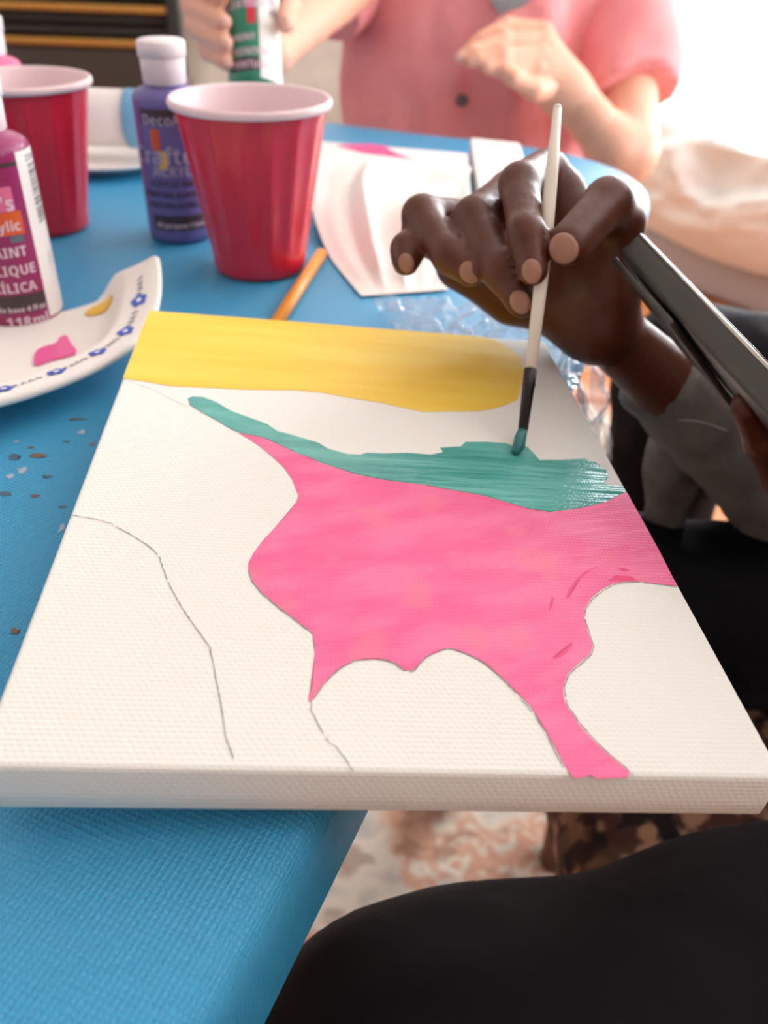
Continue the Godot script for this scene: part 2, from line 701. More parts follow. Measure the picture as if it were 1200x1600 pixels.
	M.skin_light.subsurf_scatter_enabled = true
	M.skin_light.subsurf_scatter_strength = 0.08
	M.nail_light = mat(rgb(240, 190, 168), 0.35)
	M.shirt = tri_noise(mat(Color.WHITE, 0.85), rgb(240, 146, 148), rgb(246, 162, 162), 5.0, 51)
	M.jacket = tri_noise(mat(Color.WHITE, 0.9), rgb(98, 94, 89), rgb(136, 131, 124), 5.0, 61, 0.03)
	M.thread = mat(rgb(128, 122, 116), 0.9)
	M.black = mat(rgb(18, 17, 20), 0.85)
	M.black.metallic_specular = 0.35
	M.black.rim_enabled = true
	M.black.rim = 0.1
	M.phone = mat(rgb(66, 66, 60), 0.38, 0.2)
	M.phone_edge = mat(rgb(190, 186, 176), 0.25, 0.8)
	M.glass_black = mat(rgb(14, 14, 16), 0.12)
	M.brush_white = mat(rgb(238, 228, 210), 0.4)
	M.ferrule = mat(rgb(34, 30, 30), 0.35, 0.3)
	M.bristle = mat(rgb(36, 118, 118), 0.35)
	M.pencil_paint = mat(rgb(240, 150, 40), 0.4)
	M.bed = tri_noise(mat(Color.WHITE, 0.9), rgb(226, 224, 218), rgb(240, 239, 234), 2.0, 71)
	M.base = mat(rgb(184, 178, 176), 0.9)
	M.fire = mat(rgb(46, 43, 40), 0.5)
	M.fire_panel = mat(rgb(70, 62, 56), 0.4)
	M.brass = mat(rgb(206, 152, 78), 0.35, 0.5)
	M.wall = mat(rgb(238, 236, 232), 0.95)
	M.wall_grey = mat(rgb(150, 144, 138), 0.95)
	M.ceiling = mat(rgb(246, 246, 246), 0.95)
	M.trim = mat(rgb(246, 242, 234), 0.6)
	M.beige = tri_noise(mat(Color.WHITE, 0.9), rgb(196, 184, 170), rgb(210, 198, 184), 3.0, 81)
	M.glass = mat(Color(1, 1, 1, 0.06), 0.02)
	M.glass.transparency = BaseMaterial3D.TRANSPARENCY_ALPHA
	M.plastic = mat(Color(0.93, 0.96, 1.0, 0.18), 0.12)
	M.plastic.transparency = BaseMaterial3D.TRANSPARENCY_ALPHA
	M.floor = []
	for k in 4:
		M.floor.append(tri_noise(mat(Color.WHITE, 0.35), [rgb(196, 116, 58), rgb(206, 126, 66), rgb(188, 108, 54), rgb(208, 130, 70)][k], [rgb(214, 138, 78), rgb(218, 142, 82), rgb(206, 128, 70), rgb(222, 148, 88)][k], 2.0, 90 + k))
	var rn := fnl(101, 0.009, 4)
	var rn2 := fnl(102, 0.02, 4)
	M.rug = mat(Color.WHITE, 0.95)
	M.rug.albedo_texture = noise_img(512, 512, func(x, y):
		var wx: float = x + rn2.get_noise_2d(x, y) * 40.0
		var wy: float = y + rn2.get_noise_2d(x + 99.0, y) * 40.0
		var a: float = rn.get_noise_2d(wx, wy)
		var b: float = rn2.get_noise_2d(x + 700.0, y * 1.4)
		var c := rgb(230, 216, 196).lerp(rgb(196, 186, 176), clampf(b * 1.8, 0, 1))
		c = c.lerp(rgb(200, 112, 76), smoothstep(0.0, 0.35, a) * (1.0 - smoothstep(0.38, 0.5, a)) * 0.5)
		return c.lerp(rgb(138, 104, 86), smoothstep(0.2, 0.45, -b) * 0.45))
	M.rug.uv1_scale = Vector3(1, 1, 1)
	var ln := fnl(111, 0.03, 3)
	M.leopard = mat(Color.WHITE, 0.9)
	M.leopard.albedo_texture = noise_img(256, 256, func(x, y):
		var a: float = ln.get_noise_2d(x, y)
		var c := rgb(84, 50, 38).lerp(rgb(196, 146, 112), smoothstep(-0.05, 0.3, a))
		return c.lerp(rgb(24, 14, 14), smoothstep(0.1, 0.35, ln.get_noise_2d(x + 500.0, y))))
	M.leopard.uv1_triplanar = true
	M.leopard.uv1_world_triplanar = true
	M.leopard.uv1_scale = Vector3.ONE * 4.0
	M.orange = mat(rgb(222, 92, 40), 0.5)
	M.logo_pink = mat(rgb(226, 110, 150), 0.5)
	M.teal_dot = mat(rgb(92, 110, 120), 0.5)
	M.grey_cloth = mat(rgb(130, 128, 130), 0.9)
	M.button = mat(rgb(96, 92, 90), 0.5)
	M.wrap_blue = mat(rgb(120, 190, 226), 0.4)
	M.paint_pink = mat(rgb(240, 100, 160), 0.35)
	M.paint_yellow = mat(rgb(240, 196, 76), 0.4)

# ---------------------------------------------------------------- the room
func room():
	var th := 0.15
	# planked floor with each board its own piece
	var fl := struct("floor", rbox(Vector3(6.2, 0.1, 6.4), 0.005), M.floor[2])
	fl.position = Vector3(0.1, -0.065, -1.0)
	var rng := RandomNumberGenerator.new()
	rng.seed = 4
	var pm := [rbox(Vector3(1.196, 0.014, 0.147), 0.002, 1), rbox(Vector3(0.796, 0.014, 0.147), 0.002, 1)]
	for r in 42:
		var x := -2.95
		var k := r % 2
		while x < 3.1:
			var long: float = [1.2, 0.8][k]
			if x + long > 3.15 : break
			var p := obj("plank", pm[k], M.floor[rng.randi() % 4], fl)
			p.position = Vector3(x + long / 2 - 0.1, 0.057, -3.1 + r * 0.15)
			x += long
			k = (k + 1) % 2
	struct("ceiling", rbox(Vector3(6.2, th, 6.4), 0.005), M.ceiling).position = Vector3(0.1, 2.6, -1.0)
	# back wall, with a wide low window behind the bed
	struct("wall_back", boxes([[Vector3(-0.95, 1.26, -4.02), Vector3(4.1, 2.54, th)], [Vector3(2.0, 0.25, -4.02), Vector3(1.8, 0.5, th)], [Vector3(2.0, 2.42, -4.02), Vector3(1.8, 0.24, th)], [Vector3(3.05, 1.26, -4.02), Vector3(0.3, 2.54, th)]]), M.wall)
	struct("wall_left", rbox(Vector3(th, 2.54, 6.2), 0.005), M.wall).position = Vector3(-2.92, 1.26, -1.0)
	struct("wall_right", boxes([[Vector3(3.12, 1.26, -3.2), Vector3(th, 2.54, 1.5)], [Vector3(3.12, 1.26, 1.58), Vector3(th, 2.54, 1.04)], [Vector3(3.12, 0.25, -0.7), Vector3(th, 0.5, 3.52)], [Vector3(3.12, 2.42, -0.7), Vector3(th, 0.24, 3.52)]]), M.wall)
	struct("wall_front", rbox(Vector3(6.2, 2.54, th), 0.005), M.wall_grey).position = Vector3(0.1, 1.26, 2.12)
	window("window_1", Vector3(2.0, 1.4, -4.02), 1.8, 1.8, 0.0, 6)
	window("window_2", Vector3(3.12, 1.4, -0.7), 3.52, 1.8, PI / 2, 4)
	struct("baseboard_back", rbox(Vector3(6.0, 0.1, 0.018), 0.003), M.trim).position = Vector3(0.1, 0.045, -3.936)
	# chimney breast that holds the fireplace, and its pale pilaster
	struct("wall_chimney", rbox(Vector3(1.9, 2.52, 1.05), 0.01), M.wall).position = Vector3(-1.46, 1.255, -3.42)
	var f := thing("fireplace", "black metal fireplace insert with brass trims across its louvres, at the left", "fireplace", Vector3(-1.28, 0, -2.8))
	obj("surround", boxes([[Vector3(0.615, 0.45, -0.045), Vector3(0.04, 0.9, 0.09)], [Vector3(-0.615, 0.45, -0.045), Vector3(0.04, 0.9, 0.09)], [Vector3(0, 0.88, -0.045), Vector3(1.2, 0.05, 0.09)], [Vector3(0, 0.03, -0.045), Vector3(1.2, 0.06, 0.09)], [Vector3(0, 0.45, -0.085), Vector3(1.2, 0.8, 0.012)]]), M.fire, f)
	for y in [0.705, 0.782]:
		obj("louvre", rbox(Vector3(1.19, 0.055, 0.03), 0.01), M.fire, f).position = Vector3(0, y + 0.02, -0.045)
	for y in [0.612, 0.643]:
		obj("louvre", rbox(Vector3(1.19, 0.022, 0.03), 0.008), M.fire, f).position = Vector3(0, y, -0.045)
	for y in [0.673, 0.584]:
		obj("brass_trim", rbox(Vector3(1.19, 0.019, 0.02), 0.006), M.brass, f).position = Vector3(0, y, -0.015)
	obj("front_panel", rbox(Vector3(1.19, 0.24, 0.03), 0.006), M.fire_panel, f).position = Vector3(0, 0.448, -0.035)
	obj("lower_panel", rbox(Vector3(1.19, 0.26, 0.03), 0.006), M.fire, f).position = Vector3(0, 0.19, -0.04)
	var rug := obj("rug", rbox(Vector3(1.75, 0.012, 2.1), 0.005), M.rug)
	rug.position = Vector3(-0.30, 0.006, -0.68)
	rug.material_override = M.rug
	tag(rug, "cream rug with a worn rust-coloured pattern lying under the table", "rug")
	bed()
	armchair()

func window(called: String, at: Vector3, w: float, h: float, turn: float, n: int):
	var fr := []
	fr.append([Vector3(0, h / 2 - 0.03, 0), Vector3(w, 0.06, 0.09)])
	fr.append([Vector3(0, -h / 2 + 0.03, 0), Vector3(w, 0.06, 0.09)])
	for i in [-1, 1]: fr.append([Vector3(i * (w / 2 - 0.03), 0, 0), Vector3(0.06, h - 0.12, 0.09)])
	var o := struct(called, boxes(fr, 0.004), M.trim)
	o.position = at
	o.rotation.y = turn
	for i in range(1, n):
		obj("mullion", rbox(Vector3(0.035, h - 0.12, 0.05), 0.004), M.trim, o).position = Vector3(-w / 2 + w * i / n, 0, 0)
	for i in n:
		obj("pane", rbox(Vector3(w / n - 0.036, h - 0.12, 0.004), 0.001, 1), M.glass, o).position = Vector3(-w / 2 + w * (i + 0.5) / n, 0, 0)
	obj("sill", rbox(Vector3(w + 0.08, 0.03, 0.16), 0.006), M.trim, o).position = Vector3(0, -h / 2 - 0.0, 0.02 if turn == 0.0 and at.z < 0 else -0.02)

func bed():
	var dir := Vector3(0.635, 0, 0.773)
	var back := Vector3(0.773, 0, -0.635)
	var a := Vector3(0.813, 0, -2.58) - dir * 0.42
	var t := thing("sofa_bed", "low sofa bed with a grey upholstered base, under a cream duvet at the right", "bed", a)
	t.basis = Basis(dir, Vector3.UP, -back)
	var base := obj("bed_base", rbox(Vector3(2.0, 0.13, 1.0), 0.02), M.base, t)
	base.position = Vector3(1.0, 0.066, -0.54)
	obj("mattress", rbox(Vector3(1.98, 0.22, 0.98), 0.06), M.bed, t).position = Vector3(1.0, 0.245, -0.55)
	var nz := fnl(7, 1.0, 3)
	var du := obj("duvet", grid(90, 80, func(u, v):
		var x: float = u * 2.02 - 0.01
		var p: Vector3
		if v < 0.3:
			var k: float = v / 0.3
			p = Vector3(x, 0.15 + 0.30 * k, 0.075 * sin(k * 2.6) + 0.01)
		else:
			var k: float = (v - 0.3) / 0.7
			p = Vector3(x, 0.45 + 0.10 * sin(k * 2.2), 0.04 - k * 1.0)
		var s: float = v * 1.35
		var f1: float = 1.0 - absf(nz.get_noise_2d(x * 2.2 + s * 1.1, s * 2.6 - x * 0.9)) * 2.0
		var f2: float = nz.get_noise_2d(x * 1.3 + 30.0, s * 1.6)
		var amp: float = smoothstep(0.0, 0.15, v)
		var nrm := Vector3(0, 0.3, 1).normalized() if v < 0.3 else Vector3(0, 1, 0.2)
		p += nrm * (f1 * 0.055 + f2 * 0.05 - 0.03) * amp
		p.y += 0.02 * sin(x * 7.0) * (1.0 - amp)
		return p), M.bed)
	du.transform = t.transform
	tag(du, "rumpled cream duvet heaped over the low bed by the bright window", "duvet")

func armchair():
	var c := thing("armchair", "beige upholstered armchair standing behind the person in the pink shirt", "armchair", Vector3(-0.19, 0, -2.15))
	obj("chair_back", rbox(Vector3(0.66, 0.52, 0.16), 0.07, 5), M.beige, c).position = Vector3(0, 0.56, -0.15)
	obj("seat", rbox(Vector3(0.62, 0.18, 0.55), 0.06, 4), M.beige, c).position = Vector3(0, 0.32, 0.14)
	for s in [-1, 1]:
		obj("armrest", rbox(Vector3(0.13, 0.4, 0.62), 0.06, 4), M.beige, c).position = Vector3(s * 0.36, 0.38, 0.1)
		for z in [-0.15, 0.35]:
			obj("leg", tube([Vector3(s * 0.3, 0.23, z), Vector3(s * 0.31, 0.001, z)], [0.022, 0.015]), M.wood, c)
	obj("tuft", ellipsoid(Vector3(0.075, 0.66, -0.072), Vector3(0.02, 0, 0), Vector3(0, 0.026, 0), Vector3(0, 0, 0.009)), M.grey_cloth, c)

# ---------------------------------------------------------------- the table and what lies on it
var TE := Vector2(0.360, -0.933)
var TW := Vector2(-0.933, -0.360)
var TO := Vector2(-0.0155, -0.127)

func table_outline(inset: float) -> PackedVector2Array:
	var o := PackedVector2Array()
	var t0 := -0.36 + inset
	var t1 := 0.80 - inset
	var w0 := inset
	var w1 := 1.1 - inset
	var r := 0.16 - inset
	for c in [[t0 + r, w0 + r, PI, 1.5 * PI], [t1 - r, w0 + r, 1.5 * PI, TAU], [t1 - r, w1 - r, 0.0, PI / 2], [t0 + r, w1 - r, PI / 2, PI]]:
		for i in 13:
			var a: float = lerpf(c[2], c[3], i / 12.0)
			var p := Vector2(c[0] + cos(a) * r, c[1] + sin(a) * r)
			o.append(TO + TE * p.x + TW * p.y)
	return o

func table_things():
	var top := 0.74
	var t := thing("table", "dining table with wooden legs hidden under the blue plastic cover", "table", Vector3(0, 0, 0))
	obj("table_top", prism(table_outline(0.006), func(p, h): return Vector3(p.x, 0.700 + h, p.y), 0.0375), M.wood, t)
	var leg_prof := [Vector2(0.0, 0.0), Vector2(0.021, 0.0), Vector2(0.026, 0.012), Vector2(0.024, 0.03), Vector2(0.015, 0.05), Vector2(0.02, 0.12), Vector2(0.028, 0.3), Vector2(0.024, 0.5), Vector2(0.03, 0.56), Vector2(0.022, 0.6), Vector2(0.03, 0.62), Vector2(0.03, 0.70)]
	var leg_mesh := lathe(leg_prof, 20)
	for p in [Vector2(0.53, 0.1), Vector2(-0.24, 0.1), Vector2(0.53, 0.98), Vector2(-0.24, 0.98)]:
		var q: Vector2 = TO + TE * p.x + TW * p.y
		obj("leg", leg_mesh, M.wood, t).position = Vector3(q.x, 0.0125, q.y)
	# the cover: a flat top that rolls over the edge and hangs a little
	var st := st_new()
	var flat := table_outline(0.011)
	var ti := Geometry2D.triangulate_polygon(flat)
	var put := func(p: Vector2, y: float, v: float):
		var d := p - TO
		st.set_uv(Vector2(d.dot(TE), d.dot(TW) + v))
		st.add_vertex(Vector3(p.x, y, p.y))
	for k in ti.size() / 3:
		var q := [ti[3 * k], ti[3 * k + 1], ti[3 * k + 2]]
		if (flat[q[1]] - flat[q[0]]).cross(flat[q[2]] - flat[q[0]]) < 0.0: q = [q[0], q[2], q[1]]
		for i in q: put.call(flat[i], top, 0.0)
	var prof := [[0.011, 0.0], [0.0065, -0.0008], [0.003, -0.003], [0.001, -0.0065], [0.0, -0.012], [0.0005, -0.03], [0.002, -0.052]]
	for i in prof.size() - 1:
		var ra := table_outline(prof[i][0])
		var rb := table_outline(prof[i + 1][0])
		for k in ra.size():
			var k2 := (k + 1) % ra.size()
			for e in [[ra[k], i], [rb[k2], i + 1], [rb[k], i + 1], [ra[k], i], [ra[k2], i], [rb[k2], i + 1]]:
				put.call(e[0], top + prof[e[1]][1], prof[e[1]][1])
	var cloth := obj("tablecloth", weld(st), M.cover)
	tag(cloth, "blue embossed plastic table cover spread over the whole table", "tablecloth")
	# worn and spattered spots of the cover
	var rng := RandomNumberGenerator.new()
	rng.seed = 12
	for f in [[-0.1437, -0.3327, 0.00504, 0.00129, 0], [-0.1373, -0.3216, 0.00194, 0.00207, 1], [-0.1591, -0.2986, 0.0031, 0.00233, 2], [-0.1489, -0.3008, 0.00426, 0.00181, 0], [-0.152, -0.289, 0.00271, 0.00207, 1], [-0.1524, -0.2716, 0.00388, 0.00155, 2], [-0.1401, -0.271, 0.00233, 0.00103, 0], [-0.1632, -0.3115, 0.00155, 0.00103, 1], [-0.1411, -0.313, 0.00233, 0.00078, 2], [-0.1195, -0.1947, 0.00194, 0.00129, 0], [-0.1225, -0.2507, 0.00116, 0.00233, 1], [-0.1267, -0.2639, 0.00174, 0.00078, 2], [-0.1292, -0.3111, 0.00136, 0.00129, 0], [-0.1554, -0.284, 0.00194, 0.00129, 1], [-0.1398, -0.2849, 0.00271, 0.00103, 2], [-0.1549, -0.3067, 0.00155, 0.00078, 0]]:
		var poly := PackedVector2Array()
		for i in 11:
			var a := TAU * i / 11.0
			poly.append(Vector2(cos(a) * f[2], sin(a) * f[3] * 1.3) * rng.randf_range(0.45, 1.15))
		obj("paint_spot", prism(poly, func(p, h): return Vector3(f[0] + p.x, top + 0.0001 + h, f[1] + p.y), 0.00012), M.fleck[f[4]], cloth)
	plate()
	canvas()
	far_canvases()
	cups()
	bottles()
	napkin()
	plastic_sheet()
	var ends := [Vector3(-0.0482, 0.7445, -0.5582), Vector3(-0.0654, 0.7445, -0.4299)]
	var pc := thing("pencil", "orange pencil lying on the blue cover beside the front red cup", "pencil")
	var pd: Vector3 = (ends[1] - ends[0])
	obj("shaft", tube([ends[0] + pd * 0.02, ends[1]], [0.0042, 0.0042], 6), M.pencil_paint, pc)
	obj("end", tube([ends[0], ends[0] + pd * 0.02], [0.0036, 0.0042], 6), M.beige, pc)

func plate_h(x: float, z: float) -> float:
	var c := Vector2(-0.2397, -0.4101)
	var d := Vector2(x, z) - c
	var r := d.length() / 0.116
	var h := 0.0025 + 0.0125 * smoothstep(0.72, 0.86, r) + 0.0025 * smoothstep(0.86, 1.0, r)
	var e := Vector2(x, z) - (Vector2(-0.2397, -0.4101) + Vector2(0.114, -0.038))
	h += 0.022 * pow(clampf(1.0 - e.length() / 0.062, 0.0, 1.0), 1.6)
	return 0.7405 + h

func plate():
	var p := thing("paper_plate", "cut white paper plate with a blue flower rim and dabs of pink and yellow paint", "plate")
	var c := Vector2(-0.2397, -0.4101)
	var cut: PackedVector2Array = PackedVector2Array([Vector2(-0.21687, -0.4299), Vector2(-0.16558, -0.46189)])
	var cd := (cut[1] - cut[0]).normalized()
	var a0: float = atan2(-0.038, 0.114)
	var at := func(u, v):
		# u along the rim from the curled end round the front, v from the cut to the rim
		var a: float = lerpf(a0, a0 + 2.2, u)
		var rim := c + Vector2(cos(a), sin(a)) * 0.116
		var s: float = lerpf(0.088, -0.20, u)
		var on := cut[0] + cd * (s - 0.0)
		if u < 0.05: on = on.lerp(rim, (0.05 - u) / 0.05 * 0.75)
		return on.lerp(rim, v)
	obj("plate_body", grid(70, 40, func(u, v):
		var q: Vector2 = at.call(u, v)
		return Vector3(q.x, plate_h(q.x, q.y), q.y)), M.paper, p)
	# the rolled underside of the rim
	var path := []
	var rad := []
	for i in 60:
		var q: Vector2 = at.call(i / 59.0, 1.0)
		path.append(Vector3(q.x, plate_h(q.x, q.y) - 0.0022, q.y))
		rad.append(0.0022)
	obj("rim_edge", tube(path, rad, 8), M.paper, p)
	var on := func(q: Vector2, h: float): return Vector3(q.x, plate_h(q.x, q.y) + 0.0004 + h, q.y)
	obj("pink_paint", prism(smooth_poly(PackedVector2Array([Vector2(-0.17903, -0.37915), Vector2(-0.18323, -0.39361), Vector2(-0.1798, -0.40004), Vector2(-0.17564, -0.40272), Vector2(-0.17645, -0.41225), Vector2(-0.17302, -0.41334), Vector2(-0.16888, -0.40484), Vector2(-0.16098, -0.39386), Vector2(-0.16603, -0.38895), Vector2(-0.17259, -0.384), Vector2(-0.17632, -0.37792)]), 1), on, 0.0012), M.paint_pink, p)
	obj("yellow_paint", prism(smooth_poly(PackedVector2Array([Vector2(-0.17264, -0.43989), Vector2(-0.1685, -0.44659), Vector2(-0.1609, -0.44818), Vector2(-0.1557, -0.44406), Vector2(-0.15455, -0.43611), Vector2(-0.16107, -0.4338), Vector2(-0.16788, -0.43497)]), 1), on, 0.0008), M.paint_yellow, p)
	for k in 9:
		var a: float = a0 + 0.02 + k * 0.235
		var rr := 0.107
		if k > 0:
			var fl := PackedVector2Array()
			for i in 30:
				var g := TAU * i / 30.0
				fl.append(c + Vector2(cos(a), sin(a)) * rr + Vector2(cos(g), sin(g)) * 0.0042 * (0.72 + 0.36 * absf(sin(2.5 * g))))
			obj("blue_flower", prism(fl, on, 0.0002), M.blue_print, p)
			obj("flower_centre", prism(disc(c + Vector2(cos(a), sin(a)) * rr, 0.0013), on, 0.0004), M.paper, p)
		for j in 4:
			var b: float = a + 0.07 + j * 0.035
			var sq := PackedVector2Array()
			for i in 12:
				var u := i / 11.0
				sq.append(c + Vector2(cos(b + u * 0.018), sin(b + u * 0.018)) * (rr + 0.0014 * sin(u * 6.0 + j)))
			for i in 12:
				var u := 1.0 - i / 11.0
				sq.append(c + Vector2(cos(b + u * 0.018 + 0.006), sin(b + u * 0.018 + 0.006)) * (rr - 0.0007 + 0.0014 * sin(u * 6.0 + j)))
			if not Geometry2D.triangulate_polygon(sq).is_empty():
				obj("grey_scroll", prism(sq, on, 0.0002), M.grey_print, p)

func disc(c: Vector2, r: float, n := 14) -> PackedVector2Array:
	var o := PackedVector2Array()
	for i in n: o.append(c + Vector2(cos(TAU * i / n), sin(TAU * i / n)) * r)
	return o

func slab(corners: PackedVector2Array, thick: float, r: float, weave_scale := 1.0) -> ArrayMesh:
	# stretched cloth over a frame: flat face, rounded shoulder, straight side, closed back; corners in local x and up-the-canvas
	var st := st_new()
	var ring := func(ins: float) -> PackedVector2Array:
		var inn: PackedVector2Array = Geometry2D.offset_polygon(corners, -(r + ins), Geometry2D.JOIN_MITER)[0]
		var o := PackedVector2Array()
		for i in inn.size():
			var a := inn[(i + inn.size() - 1) % inn.size()]
			var b := inn[i]
			var d := inn[(i + 1) % inn.size()]
			var n0 := (b - a).normalized().orthogonal()
			var n1 := (d - b).normalized().orthogonal()
			var cen := Vector2.ZERO
			for q in inn: cen += q / inn.size()
			if n0.dot(b - cen) < 0: n0 = -n0
			if n1.dot(b - cen) < 0: n1 = -n1
			for k in 5:
				o.append(b + n0.lerp(n1, k / 4.0).normalized() * r)
		return o
	var prof := [[r * 1.0, 0.0], [r * 0.62, -r * 0.08], [r * 0.3, -r * 0.3], [r * 0.08, -r * 0.62], [0.0, -r], [0.0, -thick * 0.6], [0.0, -thick + 0.001], [0.001, -thick]]
	var rings := []
	for p in prof: rings.append(ring.call(p[0]))
	for side in [0, prof.size() - 1]:
		var f: PackedVector2Array = rings[side]
		var ti := Geometry2D.triangulate_polygon(f)
		for k in ti.size() / 3:
			var q := [ti[3 * k], ti[3 * k + 1], ti[3 * k + 2]]
			var ccw := (f[q[1]] - f[q[0]]).cross(f[q[2]] - f[q[0]]) > 0.0
			if ccw == (side == 0): q = [q[0], q[2], q[1]]
			for i in q:
				st.set_uv(f[i] * weave_scale)
				st.add_vertex(Vector3(f[i].x, prof[side][1], -f[i].y))
	for i in prof.size() - 1:
		var a: PackedVector2Array = rings[i]
		var b: PackedVector2Array = rings[i + 1]
		for k in a.size():
			var k2 := (k + 1) % a.size()
			var quad := [[a[k], i], [b[k], i + 1], [b[k2], i + 1], [a[k], i], [b[k2], i + 1], [a[k2], i]]
			var e0: Vector3 = Vector3(b[k].x - a[k].x, prof[i + 1][1] - prof[i][1], -(b[k].y - a[k].y))
			for e in quad:
				var p: Vector2 = e[0]
				var y: float = prof[e[1]][1]
				# the weave goes on down the side
				var along := absf(a[k2].y - a[k].y) > absf(a[k2].x - a[k].x)
				st.set_uv((Vector2(p.x + (y if along else 0.0), p.y + (0.0 if along else y))) * weave_scale)
				st.add_vertex(Vector3(p.x, y, -p.y))
	st.index()
	st.generate_normals()
	return weld_keep(st)

func weld_keep(st: SurfaceTool) -> ArrayMesh:
	return st.commit()

func canvas():
	var t := thing("painted_canvas", "large stretched white canvas in front, painted with yellow, teal and pink shapes", "canvas")
	t.transform = Transform3D(Basis(Vector3(0.9927, -0.084, -0.086), Vector3(0.0837, 0.9965, -0.0072), Vector3(0.0863, 0, 0.9963)), Vector3(-0.0061, 0.7644, -0.2598))
	var corners: PackedVector2Array = PackedVector2Array([Vector2(-0.10153, 0.13334), Vector2(0.09847, 0.13334), Vector2(0.10153, -0.13334), Vector2(-0.09847, -0.13334)])
	obj("canvas_cloth", slab(corners, 0.0165, 0.0016), M.canvas, t)
	var on := func(p: Vector2, h: float): return Vector3(p.x, 0.00006 + h, -p.y)
	obj("yellow_paint", prism(PackedVector2Array([Vector2(-0.10105, 0.13225), Vector2(-0.07118, 0.13239), Vector2(-0.03145, 0.1328), Vector2(0.00794, 0.13256), Vector2(0.04723, 0.13254), Vector2(0.06451, 0.13238), Vector2(0.07111, 0.12993), Vector2(0.07802, 0.11905), Vector2(0.08083, 0.10864), Vector2(0.07915, 0.09588), Vector2(0.07384, 0.07749), Vector2(0.07001, 0.06594), Vector2(0.06468, 0.06106), Vector2(0.05713, 0.05597), Vector2(0.0489, 0.05259), Vector2(0.03746, 0.05104), Vector2(0.02529, 0.04884), Vector2(0.01808, 0.05119), Vector2(0.00733, 0.05476), Vector2(-0.00522, 0.05697), Vector2(-0.01805, 0.06031), Vector2(-0.02899, 0.06045), Vector2(-0.05045, 0.05785), Vector2(-0.06449, 0.05749), Vector2(-0.08119, 0.05671), Vector2(-0.0901, 0.0588), Vector2(-0.10031, 0.06071)]), on, 0.00012), M.yellow, t)
	obj("pink_paint", prism(PackedVector2Array([Vector2(-0.04967, 0.02209), Vector2(-0.04046, 0.01984), Vector2(-0.03466, 0.01579), Vector2(-0.02721, 0.00995), Vector2(-0.02139, 0.00675), Vector2(-0.01827, 0.0042), Vector2(-0.01185, 0.00115), Vector2(-0.00411, -0.00279), Vector2(0.006, -0.00516), Vector2(0.01948, -0.00676), Vector2(0.03117, -0.00937), Vector2(0.04049, -0.01137), Vector2(0.04881, -0.01467), Vector2(0.05761, -0.01868), Vector2(0.06523, -0.01998), Vector2(0.07378, -0.01764), Vector2(0.0831, -0.01397), Vector2(0.09215, -0.00857), Vector2(0.09927, -0.00363), Vector2(0.0996, -0.02054), Vector2(0.09984, -0.03968), Vector2(0.09956, -0.0583), Vector2(0.09422, -0.05768), Vector2(0.08718, -0.05684), Vector2(0.082, -0.05717), Vector2(0.07722, -0.05844), Vector2(0.07261, -0.06157), Vector2(0.06767, -0.06618), Vector2(0.06405, -0.07175), Vector2(0.06294, -0.07586), Vector2(0.06242, -0.0815), Vector2(0.06231, -0.08771), Vector2(0.06063, -0.09093), Vector2(0.05579, -0.09521), Vector2(0.05175, -0.09909), Vector2(0.04922, -0.10399), Vector2(0.04852, -0.10682), Vector2(0.04821, -0.11026), Vector2(0.0506, -0.11831), Vector2(0.05448, -0.12569), Vector2(0.05772, -0.12981), Vector2(0.0596, -0.1325), Vector2(0.05827, -0.13406), Vector2(0.05472, -0.13411), Vector2(0.05044, -0.13447), Vector2(0.04883, -0.13307), Vector2(0.04701, -0.13424), Vector2(0.04435, -0.13429), Vector2(0.04306, -0.13087), Vector2(0.04185, -0.12476), Vector2(0.04004, -0.11688), Vector2(0.03822, -0.11147), Vector2(0.03551, -0.10634), Vector2(0.03196, -0.10106), Vector2(0.02896, -0.09607), Vector2(0.02562, -0.09372), Vector2(0.02135, -0.09086), Vector2(0.01821, -0.09049), Vector2(0.01492, -0.09141), Vector2(0.01085, -0.0946), Vector2(0.00812, -0.09814), Vector2(0.00746, -0.09938), Vector2(0.00491, -0.09972), Vector2(0.00393, -0.09855), Vector2(0.00228, -0.09668), Vector2(-0.00072, -0.09559), Vector2(-0.00431, -0.09525), Vector2(-0.00922, -0.09643), Vector2(-0.01285, -0.09899), Vector2(-0.01572, -0.10217), Vector2(-0.01818, -0.1064), Vector2(-0.01989, -0.10914), Vector2(-0.02072, -0.11136), Vector2(-0.02173, -0.11183), Vector2(-0.02174, -0.10964), Vector2(-0.02074, -0.10649), Vector2(-0.02042, -0.09882), Vector2(-0.02007, -0.09396), Vector2(-0.0199, -0.09222), Vector2(-0.02081, -0.08641), Vector2(-0.02229, -0.08439), Vector2(-0.02661, -0.08008), Vector2(-0.03124, -0.0754), Vector2(-0.03583, -0.07), Vector2(-0.03897, -0.06523), Vector2(-0.04065, -0.06021), Vector2(-0.04091, -0.0562), Vector2(-0.03945, -0.05067), Vector2(-0.03658, -0.04348), Vector2(-0.03271, -0.03623), Vector2(-0.02929, -0.02906), Vector2(-0.0266, -0.02203), Vector2(-0.02602, -0.0173), Vector2(-0.02674, -0.01499), Vector2(-0.02825, -0.00822), Vector2(-0.03172, -0.00011), Vector2(-0.03572, 0.00605), Vector2(-0.04084, 0.0132), Vector2(-0.04601, 0.01869)]), on, 0.00014), M.pink, t)
